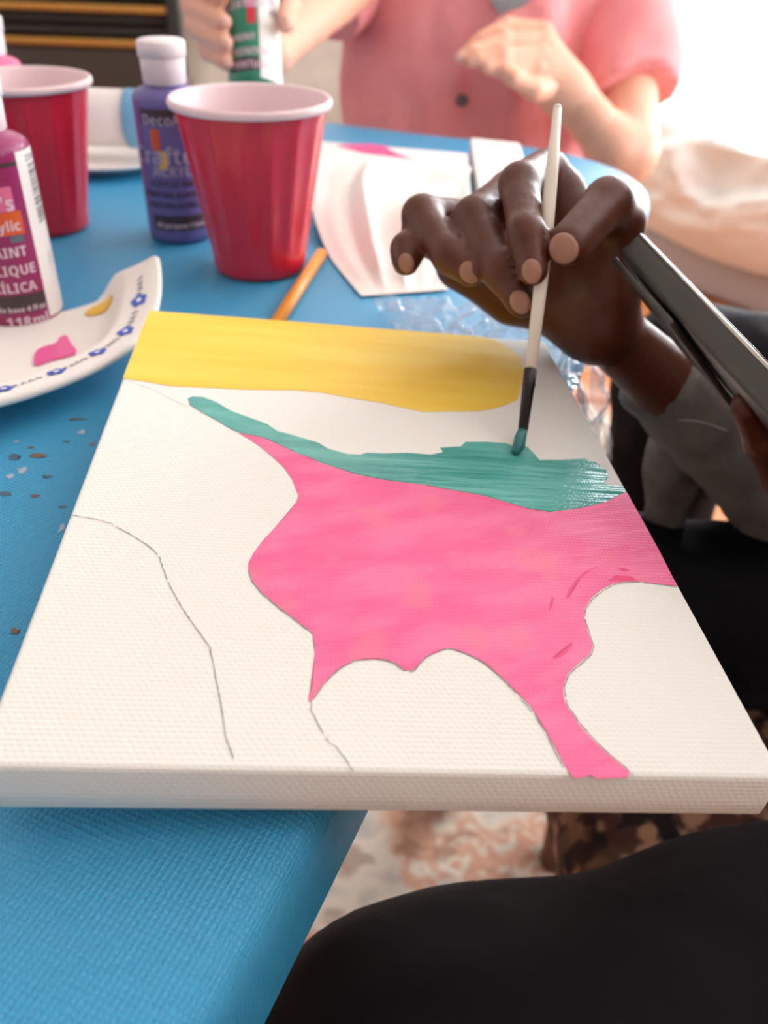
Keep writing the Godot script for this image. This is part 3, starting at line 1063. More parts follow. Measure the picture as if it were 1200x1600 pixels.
	obj("teal_paint", prism(PackedVector2Array([Vector2(-0.07189, 0.04689), Vector2(-0.07057, 0.04873), Vector2(-0.06619, 0.04881), Vector2(-0.06072, 0.04575), Vector2(-0.05424, 0.03916), Vector2(-0.04707, 0.03491), Vector2(-0.03924, 0.03032), Vector2(-0.03501, 0.02537), Vector2(-0.02745, 0.02239), Vector2(-0.01896, 0.0186), Vector2(-0.01503, 0.01434), Vector2(-0.00771, 0.01147), Vector2(-0.00277, 0.01157), Vector2(-0.00022, 0.01325), Vector2(0.00653, 0.01355), Vector2(0.01594, 0.01509), Vector2(0.02502, 0.01471), Vector2(0.03043, 0.01721), Vector2(0.02954, 0.02046), Vector2(0.03812, 0.02243), Vector2(0.0405, 0.02616), Vector2(0.04942, 0.02722), Vector2(0.05742, 0.02717), Vector2(0.05977, 0.02546), Vector2(0.06597, 0.02569), Vector2(0.06797, 0.02004), Vector2(0.06916, 0.01586), Vector2(0.0792, 0.01697), Vector2(0.08853, 0.01897), Vector2(0.09242, 0.01652), Vector2(0.09542, 0.0112), Vector2(0.09457, 0.00561), Vector2(0.09162, 0.00174), Vector2(0.09414, -0.00022), Vector2(0.09881, 0.00068), Vector2(0.09914, -0.00321), Vector2(0.08919, -0.01094), Vector2(0.0831, -0.01397), Vector2(0.07574, -0.01666), Vector2(0.07055, -0.01792), Vector2(0.06532, -0.01958), Vector2(0.05769, -0.01828), Vector2(0.04889, -0.01426), Vector2(0.04056, -0.01095), Vector2(0.03122, -0.00895), Vector2(0.01953, -0.00633), Vector2(0.00603, -0.00473), Vector2(-0.00008, -0.00323), Vector2(-0.00573, -0.00167), Vector2(-0.01184, 0.00159), Vector2(-0.01827, 0.00486), Vector2(-0.02723, 0.01063), Vector2(-0.03467, 0.01626), Vector2(-0.04048, 0.02032), Vector2(-0.04793, 0.02182), Vector2(-0.05228, 0.02419), Vector2(-0.0585, 0.03035), Vector2(-0.06593, 0.03706), Vector2(-0.0705, 0.0417)]), on, 0.0002), M.teal, t)
	var k := 0
	for line in [PackedVector2Array([Vector2(-0.09927, -0.0359), Vector2(-0.09154, -0.03733), Vector2(-0.08593, -0.03928), Vector2(-0.0797, -0.04387), Vector2(-0.07281, -0.0496), Vector2(-0.06879, -0.0541), Vector2(-0.06692, -0.05895), Vector2(-0.0639, -0.06682), Vector2(-0.06025, -0.07457), Vector2(-0.05651, -0.08115), Vector2(-0.05277, -0.08721), Vector2(-0.04897, -0.09329), Vector2(-0.04752, -0.09923), Vector2(-0.04556, -0.10737), Vector2(-0.04364, -0.11591), Vector2(-0.04219, -0.12336), Vector2(-0.04096, -0.12682), Vector2(-0.03963, -0.13001)]), PackedVector2Array([Vector2(-0.02106, -0.11159), Vector2(-0.02104, -0.1146), Vector2(-0.02071, -0.11522), Vector2(-0.01923, -0.11935), Vector2(-0.01669, -0.12471), Vector2(-0.01479, -0.12623), Vector2(-0.0125, -0.12984), Vector2(-0.01074, -0.13355)]), PackedVector2Array([Vector2(-0.02039, -0.1107), Vector2(-0.01818, -0.10662), Vector2(-0.01573, -0.10264), Vector2(-0.01286, -0.09947), Vector2(-0.00924, -0.09692), Vector2(-0.00434, -0.09574), Vector2(-0.00075, -0.09608), Vector2(0.00224, -0.09717), Vector2(0.00387, -0.09928), Vector2(0.00487, -0.10019), Vector2(0.00741, -0.09986), Vector2(0.00846, -0.09837), Vector2(0.01101, -0.09484), Vector2(0.01486, -0.09192), Vector2(0.01818, -0.09075), Vector2(0.02128, -0.09138), Vector2(0.02554, -0.09422), Vector2(0.02884, -0.09681), Vector2(0.03183, -0.10178), Vector2(0.03501, -0.10705), Vector2(0.03772, -0.11215), Vector2(0.03941, -0.11733), Vector2(0.04123, -0.12518), Vector2(0.04246, -0.13127)]), PackedVector2Array([Vector2(0.09932, -0.05896), Vector2(0.09411, -0.05801), Vector2(0.08707, -0.05717), Vector2(0.08179, -0.05783), Vector2(0.07747, -0.05906), Vector2(0.07286, -0.06217), Vector2(0.06793, -0.06677), Vector2(0.06439, -0.07202), Vector2(0.06307, -0.07614), Vector2(0.06283, -0.08148), Vector2(0.06271, -0.08769), Vector2(0.06088, -0.09143), Vector2(0.05605, -0.0957), Vector2(0.05207, -0.09932), Vector2(0.04959, -0.10397), Vector2(0.04857, -0.11024), Vector2(0.05113, -0.11829), Vector2(0.055, -0.12568), Vector2(0.05874, -0.13038), Vector2(0.06031, -0.13345)]), PackedVector2Array([Vector2(-0.04065, -0.06021), Vector2(-0.03895, -0.06552), Vector2(-0.0358, -0.07057), Vector2(-0.03122, -0.07595), Vector2(-0.0266, -0.08062), Vector2(-0.02229, -0.08491), Vector2(-0.02063, -0.08691)])]:
		obj("pencil_line", ribbon(line, 0.00032, on, 60 + k, 0.00018), M.pencil, t)
		k += 1
	for line in [PackedVector2Array([Vector2(-0.09995, 0.06019), Vector2(-0.08644, 0.05197), Vector2(-0.07124, 0.03948)])]:
		obj("pencil_line", ribbon(line, 0.0002, on, 80, 0.0001), M.grey_print, t)
	obj("pencil_line", ribbon(PackedVector2Array([Vector2(0.02021, -0.00669), Vector2(0.03792, -0.01244), Vector2(0.05825, -0.01902), Vector2(0.07025, -0.01914)]), 0.0003, on, 81, 0.00016), M.deep_pink, t)
	for d in [PackedVector2Array([Vector2(0.07466, -0.04978), Vector2(0.06961, -0.05278), Vector2(0.06451, -0.05797), Vector2(0.06073, -0.06354), Vector2(0.05923, -0.06698), Vector2(0.06045, -0.0663), Vector2(0.06286, -0.06186), Vector2(0.06715, -0.0562), Vector2(0.07127, -0.05234)]), PackedVector2Array([Vector2(0.07604, -0.05723), Vector2(0.07963, -0.05408), Vector2(0.08464, -0.05441), Vector2(0.08627, -0.05625), Vector2(0.08165, -0.05687)]), PackedVector2Array([Vector2(0.05239, -0.07298), Vector2(0.05357, -0.07146), Vector2(0.05548, -0.0669), Vector2(0.05485, -0.06603), Vector2(0.05343, -0.06941)]), PackedVector2Array([Vector2(0.04868, -0.09298), Vector2(0.05263, -0.09024), Vector2(0.05614, -0.0864), Vector2(0.05626, -0.08746), Vector2(0.05315, -0.09125), Vector2(0.04946, -0.09371)]), PackedVector2Array([Vector2(0.08111, -0.05068), Vector2(0.08374, -0.05016), Vector2(0.08538, -0.05139), Vector2(0.08252, -0.05191)])]:
		obj("deep_pink_stroke", prism(d, on, 0.00018), M.deep_pink, t)

func far_canvases():
	var c2: PackedVector2Array = PackedVector2Array([Vector2(-0.07479, -0.85097), Vector2(0.06625, -0.82288), Vector2(0.05848, -0.64044), Vector2(-0.05971, -0.62646)])
	var a := thing("small_canvas", "white canvas with a pink stroke lying across the table under the paper napkin", "canvas", Vector3(0, 0.7525, 0))
	obj("canvas_cloth", slab(flip_y(c2), 0.0115, 0.0015), M.white, a)
	var on := func(p: Vector2, h: float): return Vector3(p.x, 0.0001 + h, p.y)
	obj("pink_paint", prism(smooth_poly(PackedVector2Array([Vector2(-0.06036, -0.83754), Vector2(-0.01219, -0.84484), Vector2(-0.00574, -0.82006), Vector2(0.00906, -0.79776), Vector2(0.02322, -0.77876), Vector2(0.00057, -0.77331), Vector2(-0.01654, -0.78004), Vector2(-0.02895, -0.80675), Vector2(-0.0444, -0.82189)]), 1), on, 0.0004), M.paint_pink, a)
	var c3: PackedVector2Array = PackedVector2Array([Vector2(0.07195, -0.87792), Vector2(0.1187, -0.8631), Vector2(0.10749, -0.62339), Vector2(0.06457, -0.63424)])
	var b := thing("small_canvas", "blank white canvas behind the hand that holds the brush", "canvas", Vector3(0, 0.7545, 0))
	obj("canvas_cloth", slab(flip_y(c3), 0.0135, 0.0015), M.white, b)

func flip_y(p: PackedVector2Array) -> PackedVector2Array:
	var o := PackedVector2Array()
	for q in p: o.append(Vector2(q.x, -q.y))
	return o

func cup(label: String, at: Vector3, s: float):
	var c := thing("party_cup", label, "cup", at, "red party cups on the table")
	var prof := [Vector2(0.0, 0.004), Vector2(0.024, 0.004), Vector2(0.0262, 0.0), Vector2(0.0285, 0.0008), Vector2(0.0296, 0.004), Vector2(0.030, 0.010)]
	for i in range(1, 12):
		prof.append(Vector2(lerpf(0.030, 0.0452, i / 11.0), lerpf(0.010, 0.098, i / 11.0)))
	var fl := func(r, y, t):
		var k: float = smoothstep(0.006, 0.03, y) * (1.0 - smoothstep(0.088, 0.097, y))
		return r - k * 0.0015 * pow(absf(sin(t * 8.0)), 1.3)
	var m1 := lathe(prof, 128, fl)
	obj("cup_wall", m1, M.red, c).scale = Vector3.ONE * s
	var inner := [Vector2(0.0455, 0.0985), Vector2(0.0462, 0.0975), Vector2(0.0478, 0.0978), Vector2(0.0486, 0.0995), Vector2(0.0484, 0.1014), Vector2(0.0472, 0.1027), Vector2(0.0458, 0.1024), Vector2(0.0450, 0.1008)]
	for i in range(1, 9):
		inner.append(Vector2(lerpf(0.0431, 0.0262, i / 8.0), lerpf(0.098, 0.006, i / 8.0)))
	inner.append(Vector2(0.0, 0.0055))
	obj("white_lining", lathe(inner, 96), M.cup_white, c).scale = Vector3.ONE * s

func cups():
	cup("red party cup in front, with the pencil at its foot", Vector3(-0.0873, 0.7402, -0.5384), 1.0)
	cup("red party cup at the left edge, behind the magenta paint bottle", Vector3(-0.2504, 0.7402, -0.606), 0.955)

func bottle(called: String, label: String, x: Transform3D, body: Material, kind: int):
	var b := thing(called, label, "bottle", Vector3.ZERO, "acrylic paint bottles")
	b.transform = x
	var R := 0.0225
	obj("body", lathe([Vector2(0, 0.002), Vector2(0.017, 0.0), Vector2(0.0205, 0.0006), Vector2(0.0221, 0.0026), Vector2(R, 0.006), Vector2(R, 0.03), Vector2(R, 0.06), Vector2(R, 0.0885), Vector2(0.0221, 0.0915), Vector2(0.0208, 0.0938), Vector2(0.0175, 0.0958), Vector2(0.012, 0.0972), Vector2(0.012, 0.1)], 48), body, b)
	obj("cap", lathe([Vector2(0.0, 0.0982), Vector2(0.0128, 0.0982), Vector2(0.0136, 0.099), Vector2(0.0142, 0.113), Vector2(0.0142, 0.1136), Vector2(0.0151, 0.114), Vector2(0.0153, 0.1215), Vector2(0.0148, 0.1228), Vector2(0.013, 0.1236), Vector2(0.0, 0.1238)], 40), M.cap, b)
	if kind < 0:
		return b
	var r := R + 0.00015
	# white side strip with its bars
	var s0: float = [0.66, 1.2, 0.2][kind]
	var s1: float = [1.62, 1.9, 1.35][kind]
	var strip := obj("side_label", arc_patch(r, s0, s1, 0.004, 0.0905), M.strip, b)
	var st := st_new()
	var rng := RandomNumberGenerator.new()
	rng.seed = 3
	var y := 0.054
	var mid := (s0 + s1) / 2.0
	while y < 0.083:
		var h := rng.randf_range(0.0003, 0.0011)
		grid(4, 1, func(u, v): 
			var t: float = lerpf(mid - 0.17, mid + 0.22, u)
			return Vector3(sin(t) * (r + 0.0002), y + h * v, cos(t) * (r + 0.0002)), st, true)
		y += h + rng.randf_range(0.0004, 0.0012)
	obj("barcode", weld(st), M.ink, strip)
	obj("lettering", text_on_cylinder("ZIDA 9", 0.0032, r, mid - 0.2, 0.0862, -1), M.grey_print, strip)
	for q in 5:
		obj("fine_print", arc_patch(r + 0.0001, mid - 0.1 + q * 0.05, mid - 0.09 + q * 0.05, 0.03 - 0.003 * (q % 2), 0.038), M.grey_print, strip)
	# printed front
	obj("dark_band", arc_patch(r, -0.9, s0 - 0.02, 0.0098, 0.0198), M.dark_label, b)
	obj("dark_band", arc_patch(r, -0.9, s0 - 0.02, 0.0845 if kind == 0 else 0.077, 0.0865 if kind == 0 else 0.0865), M.dark_label, b)
	var e: float = s0 - 0.12
	if kind == 0:
		obj("pink_square", arc_patch(r, -0.8, e - 0.16, 0.0635, 0.0755), M.logo_pink, b)
		obj("orange_square", arc_patch(r, -0.8, e - 0.05, 0.0515, 0.0633), M.orange, b)
		obj("teal_oval", arc_patch(r + 0.0001, e - 0.42, e - 0.12, 0.0478, 0.0512), M.teal_dot, b)
		obj("lettering", text_on_cylinder("Crafter's", 0.0072, r + 0.0001, e - 0.18, 0.0672, 1), M.letter, b)
		obj("lettering", text_on_cylinder("Acrylic", 0.005, r + 0.0001, e - 0.14, 0.056, 1), M.letter, b)
		obj("lettering", text_on_cylinder("PAINT", 0.0052, r, e - 0.12, 0.0428, 1), M.letter, b)
		obj("lettering", text_on_cylinder("PEINTURE ACRYLIQUE", 0.0052, r, e, 0.0332, 1), M.letter, b)
		obj("lettering", text_on_cylinder("PINTURA ACRÍLICA", 0.0052, r, e - 0.06, 0.0238, 1), M.letter, b)
		obj("lettering", text_on_cylinder("Peinture de base 4 fl oz", 0.0028, r + 0.0001, e + 0.06, 0.0118, 1), M.letter, b)
		obj("lettering", text_on_cylinder("118ml", 0.0058, r, e + 0.06, 0.0045, 1), M.letter, b)
	elif kind == 1:
		obj("lettering", text_on_cylinder("DecoArt", 0.0062, r + 0.0001, -0.1, 0.0798, 0), M.letter_dim, b)
		obj("orange_square", arc_patch(r, -0.62, -0.34, 0.062, 0.0745), M.orange, b)
		obj("yellow_square", arc_patch(r, -0.45, -0.2, 0.0495, 0.0615), M.paint_yellow, b)
		obj("lettering", text_on_cylinder("Crafter's", 0.0105, r + 0.0001, 0.02, 0.058, 0), M.letter_dim, b)
		obj("lettering", text_on_cylinder("ACRYLIC", 0.0062, r + 0.0001, 0.1, 0.0485, 0), M.letter_dim, b)
		obj("lettering", text_on_cylinder("ACRYLIC PAINT", 0.0038, r, 0.0, 0.0405, 0), M.dark_label, b)
		obj("lettering", text_on_cylinder("PEINTURE ACRYLIQUE", 0.0036, r, 0.0, 0.0335, 0), M.dark_label, b)
		obj("lettering", text_on_cylinder("PINTURA ACRÍLICA", 0.0036, r, 0.0, 0.0265, 0), M.dark_label, b)
		obj("lettering", text_on_cylinder("All purpose 118ml", 0.003, r + 0.0001, 0.0, 0.0132, 0), M.letter, b)
	else:
		obj("pink_square", arc_patch(r, -0.3, 0.1, 0.058, 0.082), M.logo_pink, b)
		obj("red_square", arc_patch(r, -0.22, 0.1, 0.046, 0.058), M.red, b)
		obj("lettering", text_on_cylinder("Crafter's", 0.0075, r + 0.0001, -0.15, 0.062, 0), M.letter, b)
		obj("lettering", text_on_cylinder("PAINT", 0.0052, r, -0.85, 0.0355, -1), M.letter, b)
		obj("lettering", text_on_cylinder("PEINTURE", 0.0055, r, -0.85, 0.0245, -1), M.letter, b)
		obj("lettering", text_on_cylinder("PINTURA", 0.0055, r, -0.85, 0.0145, -1), M.letter, b)
	return b

func facing(at: Vector3, extra := 0.0) -> Transform3D:
	return Transform3D(Basis(Vector3.UP, atan2(-at.x, -at.z) + extra), at)

func bottles():
	var m := Vector3(-0.2107, 0.7404, -0.4475)
	bottle("paint_bottle", "magenta paint bottle with a white barcode strip, leftmost and nearest, by the paper plate", facing(m), M.magenta, 0)
	var p := Vector3(-0.1518, 0.7404, -0.5978)
	bottle("paint_bottle", "purple paint bottle with a white flip cap, standing behind the front red cup", facing(p), M.purple, 1)
	bottle("paint_bottle", "paint bottle with a pale pink cap, mostly hidden behind the left red cup", facing(Vector3(-0.305, 0.7404, -0.69)), M.logo_pink, -1)
	var g: Transform3D = Transform3D(Basis(Vector3(0.9884, -0.017, -0.1509), Vector3(-0.0619, 0.8624, -0.5024), Vector3(0.1386, 0.5059, 0.8514)), Vector3(-0.1199, 0.8052, -0.771))
	bottle("paint_bottle", "green paint bottle with a white barcode strip, held up in a hand", g, M.green, 2)

func napkin():
	var q := [Vector3(-0.0668, 0.74, -0.8026), Vector3(0.0654, 0.74, -0.7547), Vector3(0.0355, 0.74, -0.5068), Vector3(-0.0184, 0.74, -0.4913)]
	var nz := fnl(17, 1.0, 1)
	var n := obj("paper_napkin", grid(70, 70, func(u, v):
		var p: Vector3 = q[0].lerp(q[1], u).lerp(q[3].lerp(q[2], u), v)
		p.x -= 0.022 * sin(v * PI) * (1.0 - u)
		var f: float = 1.0 - absf(nz.get_noise_2d(u * 1.5 + v * 0.9, v * 0.5 - u * 0.9)) * 2.2
		var f2: float = absf(nz.get_noise_2d(u * 2.4 + 40.0, v * 1.6 + u * 1.2))
		var e: float = smoothstep(0.0, 0.16, u) * smoothstep(0.0, 0.14, 1.0 - v)
		p.y = 0.7415 + 0.0150 * (1.0 - smoothstep(0.50, 0.82, v)) + smoothstep(0.0, 0.3, v) * e * (0.010 * maxf(f, 0.0) + 0.004 * f2)
		return p), M.paper)
	tag(n, "crumpled white paper napkin spread on the blue cover beside the painting hand", "napkin")

func plastic_sheet():
	var nz := fnl(27, 1.0, 1)
	var s := obj("plastic_wrap", grid(110, 70, func(u, v):
		# along the far side of the canvas, then down over the table edge
		var a := Vector3(-0.012, 0.7425, -0.475).lerp(Vector3(0.098, 0.7445, -0.452), minf(u / 0.62, 1.0))
		var b := Vector3(0.01, 0.7425, -0.40).lerp(Vector3(0.092, 0.7425, -0.40), minf(u / 0.62, 1.0))
		var w := Vector3(lerpf(a.x, b.x, v), lerpf(a.y, b.y, v), lerpf(a.z, b.z, v))
		if u > 0.62:
			var k: float = (u - 0.62) / 0.38
			var e0 := Vector3(0.100, 0.744, -0.452)
			var e1 := Vector3(0.072, 0.7425, -0.362)
			w = e0.lerp(e1, v) + Vector3(0.949, 0, 0.3145) * (0.028 * sin(minf(k * 2.2, PI / 2))) + Vector3.DOWN * (0.13 * maxf(0.0, k - 0.12))
		var f: float = absf(nz.get_noise_2d(u * 5.0, v * 3.2)) + 0.5 * absf(nz.get_noise_2d(u * 11.0 + 9.0, v * 7.0))
		var d := Vector3(0.2, 1, 0) if u < 0.62 else Vector3(0.9, 0.25, 0.35)
		return w + d * f * 0.013), M.plastic)
	tag(s, "crinkled clear plastic wrap draped over the table edge beyond the canvas", "plastic wrap")

# ---------------------------------------------------------------- people
func nails(list: Array, m: Material, who: Node):
	for k in list:
		obj("fingernail", ellipsoid(k[0], k[1], k[2], k[3]), m, who)

func people():
	painter()
	pink_person()
	photographer()

func painter():
	var who := thing("person", "person in a dark grey jacket and black trousers, painting the canvas with a thin brush", "person")
	var palm := [
		[[0.1569, 0.7277, -0.3995, 0.01917], [0.0995, 0.7754, -0.3847, 0.01464]],
		[[0.0995, 0.7754, -0.3847, 0.01464], [0.0722, 0.8365, -0.413, 0.00814]],
		[[0.0995, 0.7754, -0.3847, 0.01464], [0.0546, 0.8267, -0.4158, 0.00831]],
		[[0.0995, 0.7754, -0.3847, 0.01464], [0.0401, 0.8148, -0.4133, 0.0081]],
		[[0.0995, 0.7754, -0.3847, 0.01464], [0.0292, 0.8007, -0.403, 0.00779]],
		[[0.0995, 0.7754, -0.3847, 0.01464], [0.1012, 0.7987, -0.3806, 0.01254], [0.1013, 0.8248, -0.3772, 0.00939]],
		[[0.0988, 0.7928, -0.3812, 0.01206], [0.0806, 0.8289, -0.4075, 0.00814]],
		[[0.0926, 0.7778, -0.3926, 0.01451], [0.0597, 0.7802, -0.3968, 0.01046], [0.031, 0.7916, -0.4001, 0.00847]]]
	var fingers := [
		[[0.0283, 0.7999, -0.4024, 0.00748], [0.0112, 0.8091, -0.3943, 0.00695], [0.0067, 0.8075, -0.382, 0.00738], [0.006, 0.804, -0.3758, 0.00645]],
		[[0.0392, 0.8141, -0.4127, 0.0081], [0.0127, 0.8197, -0.3946, 0.00863], [0.0252, 0.8115, -0.3652, 0.00793], [0.0341, 0.807, -0.3569, 0.00644]],
		[[0.0534, 0.8265, -0.4131, 0.00918], [0.0362, 0.8229, -0.3808, 0.00949], [0.0463, 0.8118, -0.3487, 0.00818], [0.0552, 0.8015, -0.3369, 0.00648]],
		[[0.0699, 0.8384, -0.4119, 0.0087], [0.054, 0.8392, -0.3778, 0.00863], [0.0541, 0.8284, -0.3434, 0.00746], [0.0569, 0.8173, -0.3323, 0.00624]],
		[[0.1013, 0.8248, -0.3772, 0.00939], [0.0901, 0.8367, -0.3637, 0.00975], [0.0716, 0.8265, -0.339, 0.00884]]]
	var all := palm + fingers
	var bx := around_chains(all, 0.008)
	var hand := Vol.new(bx.position, bx.end, 0.0021)
	for c in palm: chain(hand, c, 0.011)
	for c in fingers: chain(hand, c, 0.0042)
	var lf := [
		[[0.1914, 0.727, -0.3124, 0.01327], [0.17, 0.7433, -0.2995, 0.00928], [0.151, 0.7653, -0.2908, 0.00696], [0.1385, 0.7817, -0.2867, 0.00495], [0.1363, 0.785, -0.2866, 0.00418]],
		[[0.1926, 0.7414, -0.3167, 0.01138], [0.1894, 0.7646, -0.3212, 0.00665], [0.1706, 0.7779, -0.3123, 0.00584], [0.1566, 0.7842, -0.3045, 0.00464]],
		[[0.2036, 0.7288, -0.3261, 0.01185], [0.2061, 0.7482, -0.334, 0.00702], [0.1864, 0.7621, -0.3255, 0.00618], [0.1717, 0.7688, -0.318, 0.00492]],
		[[0.2149, 0.7134, -0.3334, 0.01231], [0.2235, 0.7286, -0.3445, 0.00708], [0.203, 0.7432, -0.3365, 0.00622], [0.1875, 0.7514, -0.3301, 0.0049]],
		[[0.2206, 0.7002, -0.3362, 0.01198], [0.2328, 0.7108, -0.3439, 0.00631], [0.216, 0.7234, -0.3407, 0.00554], [0.2015, 0.7321, -0.3346, 0.0045]],
		[[0.2219, 0.6937, -0.3191, 0.01538], [0.1914, 0.727, -0.3124, 0.01442]]]
	var lb := around_chains(lf, 0.008)
	var lhand := Vol.new(lb.position, lb.end, 0.003)
	for c in lf: chain(lhand, c, 0.003)
	var trunk := body_of([
		[[0.128, 0.7523, -0.3926, 0.01733], [0.1569, 0.7277, -0.3995, 0.01917], [0.2339, 0.6602, -0.4184, 0.02462]],
		[[0.2339, 0.6602, -0.4184, 0.02462], [0.5, 0.98, -0.6, 0.05]],
		[[0.5, 0.98, -0.6, 0.06], [0.52, 1, -0.4, 0.07], [0.5, 0.98, -0.24, 0.06]],
		[[0.53, 0.95, -0.42, 0.11], [0.56, 0.62, -0.43, 0.12]],
		[[0.52, 1, -0.42, 0.055], [0.5, 1.12, -0.42, 0.05]],
		[[0.5, 0.98, -0.24, 0.055], [0.47, 0.72, -0.2, 0.045], [0.2219, 0.6937, -0.3191, 0.01538]],
		[[0.2219, 0.6937, -0.3191, 0.01538], [0.1914, 0.727, -0.3124, 0.01442]]], 0.009, [0.012, 0.03])
	obj("body", vol_mesh([hand, lhand, trunk]), M.skin_dark, who)
	nails([[Vector3(0.0558, 0.8187, -0.3276), Vector3(-0.00372, -0.00114, -0.00023), Vector3(0.00125, -0.00443, 0.00179), Vector3(-0.00022, 0.00046, 0.00131)],
		[Vector3(0.068, 0.827, -0.3316), Vector3(-0.00455, 0.00369, -0.00214), Vector3(-0.00376, -0.00427, 0.00062), Vector3(-0.00037, 0.00059, 0.00181)],
		[Vector3(0.0535, 0.804, -0.3318), Vector3(-0.00332, -0.00229, 0.00037), Vector3(0.00284, -0.0038, 0.00196), Vector3(-0.00025, 0.00061, 0.00155)],
		[Vector3(0.0334, 0.8085, -0.3521), Vector3(-0.00325, -0.00258, 0.00062), Vector3(0.00315, -0.00359, 0.00159), Vector3(-0.00013, 0.00049, 0.00135)],
		[Vector3(0.0062, 0.8052, -0.3706), Vector3(-0.00335, -0.00104, 0.00031), Vector3(0.00135, -0.00394, 0.0014), Vector3(-0.00002, 0.00049, 0.00139)]], M.nail_dark, who)
	var jk := body_of([
		[[0.1782, 0.7012, -0.4235, 0.01551], [0.1762, 0.6772, -0.4307, 0.015], [0.1785, 0.6478, -0.4403, 0.01494], [0.1819, 0.6181, -0.4434, 0.01509]],
		[[0.2463, 0.6588, -0.5163, 0.02142], [0.2564, 0.6356, -0.487, 0.0228], [0.2708, 0.603, -0.451, 0.02585]],
		[[0.2055, 0.6821, -0.4714, 0.02446], [0.2936, 0.628, -0.5186, 0.04154]],
		[[0.51, 0.95, -0.42, 0.14], [0.54, 0.64, -0.43, 0.15]],
		[[0.5, 0.98, -0.58, 0.075], [0.5, 0.98, -0.26, 0.075]],
		[[0.5, 0.98, -0.25, 0.075], [0.47, 0.73, -0.2, 0.065]]], 0.0065, [0.012, 0.008, 0.012, 0.02])
	var sl := body_of([
		[[0.1328, 0.7497, -0.3969, 0.02183], [0.1464, 0.7375, -0.4004, 0.02369], [0.1669, 0.7208, -0.4043, 0.02613], [0.2383, 0.6559, -0.4214, 0.03263], [0.5, 0.97, -0.6, 0.075]]], 0.0055, [0.008])
	sl.cut(Vector3(0.1432, 0.7426, -0.4004), Vector3(-0.7822, 0.6006, 0.1656), 1.0)
	sl.rough(fnl(35, 30.0, 2), 0.004, Vector3(1.0, 0.6, 1.0))
	jk.rough(fnl(33, 26.0, 2), 0.006, Vector3(1.0, 0.55, 1.0))
	var j := obj("jacket", vol_mesh([jk, sl]), M.jacket, who)
	var eye := Vector3(0, 0.935, 0)
	var sm := [[0.1625, 0.7037, -0.4166, 0.00073], [0.1668, 0.714, -0.3981, 0.0007], [0.1755, 0.7133, -0.3951, 0.00069], [0.1885, 0.705, -0.404, 0.00071]]
	var path := []
	var rad := []
	for i in 25:
		var k := i / 24.0 * (sm.size() - 1)
		var a = sm[int(minf(k, sm.size() - 2))]
		var b = sm[int(minf(k, sm.size() - 2)) + 1]
		var f := k - minf(floorf(k), sm.size() - 2)
		var d := (Vector3(a[0], a[1], a[2]).lerp(Vector3(b[0], b[1], b[2]), f) - eye).normalized()
		var p1 := sl.hit(eye + d * 0.3, d)
		var p2 := jk.hit(eye + d * 0.3, d)
		path.append(p1 if p1.distance_to(eye) > 0.31 and (p2.distance_to(eye) < 0.31 or p1.distance_to(eye) < p2.distance_to(eye)) else p2)
		rad.append(0.0008)
	obj("seam", tube(path, rad, 6), M.thread, j)
	var tr := body_of([
		[[0.1693, 0.5602, -0.4261, 0.05563], [0.2456, 0.5577, -0.4181, 0.05729], [0.3558, 0.5514, -0.4135, 0.06462]],
		[[0.1693, 0.5602, -0.4261, 0.05215], [0.2324, 0.2038, -0.5194, 0.05231]],
		[[0.292, 0.57, -0.745, 0.07], [0.6, 0.57, -0.6, 0.085]],
		[[0.292, 0.57, -0.745, 0.066], [0.285, 0.1, -0.7, 0.045]],
		[[0.6, 0.57, -0.6, 0.085], [0.62, 0.57, -0.4, 0.09]]], 0.009, [0.02])
	tr.rough(fnl(34, 14.0, 2), 0.005)
	obj("trousers", vol_mesh([tr]), M.black, who)

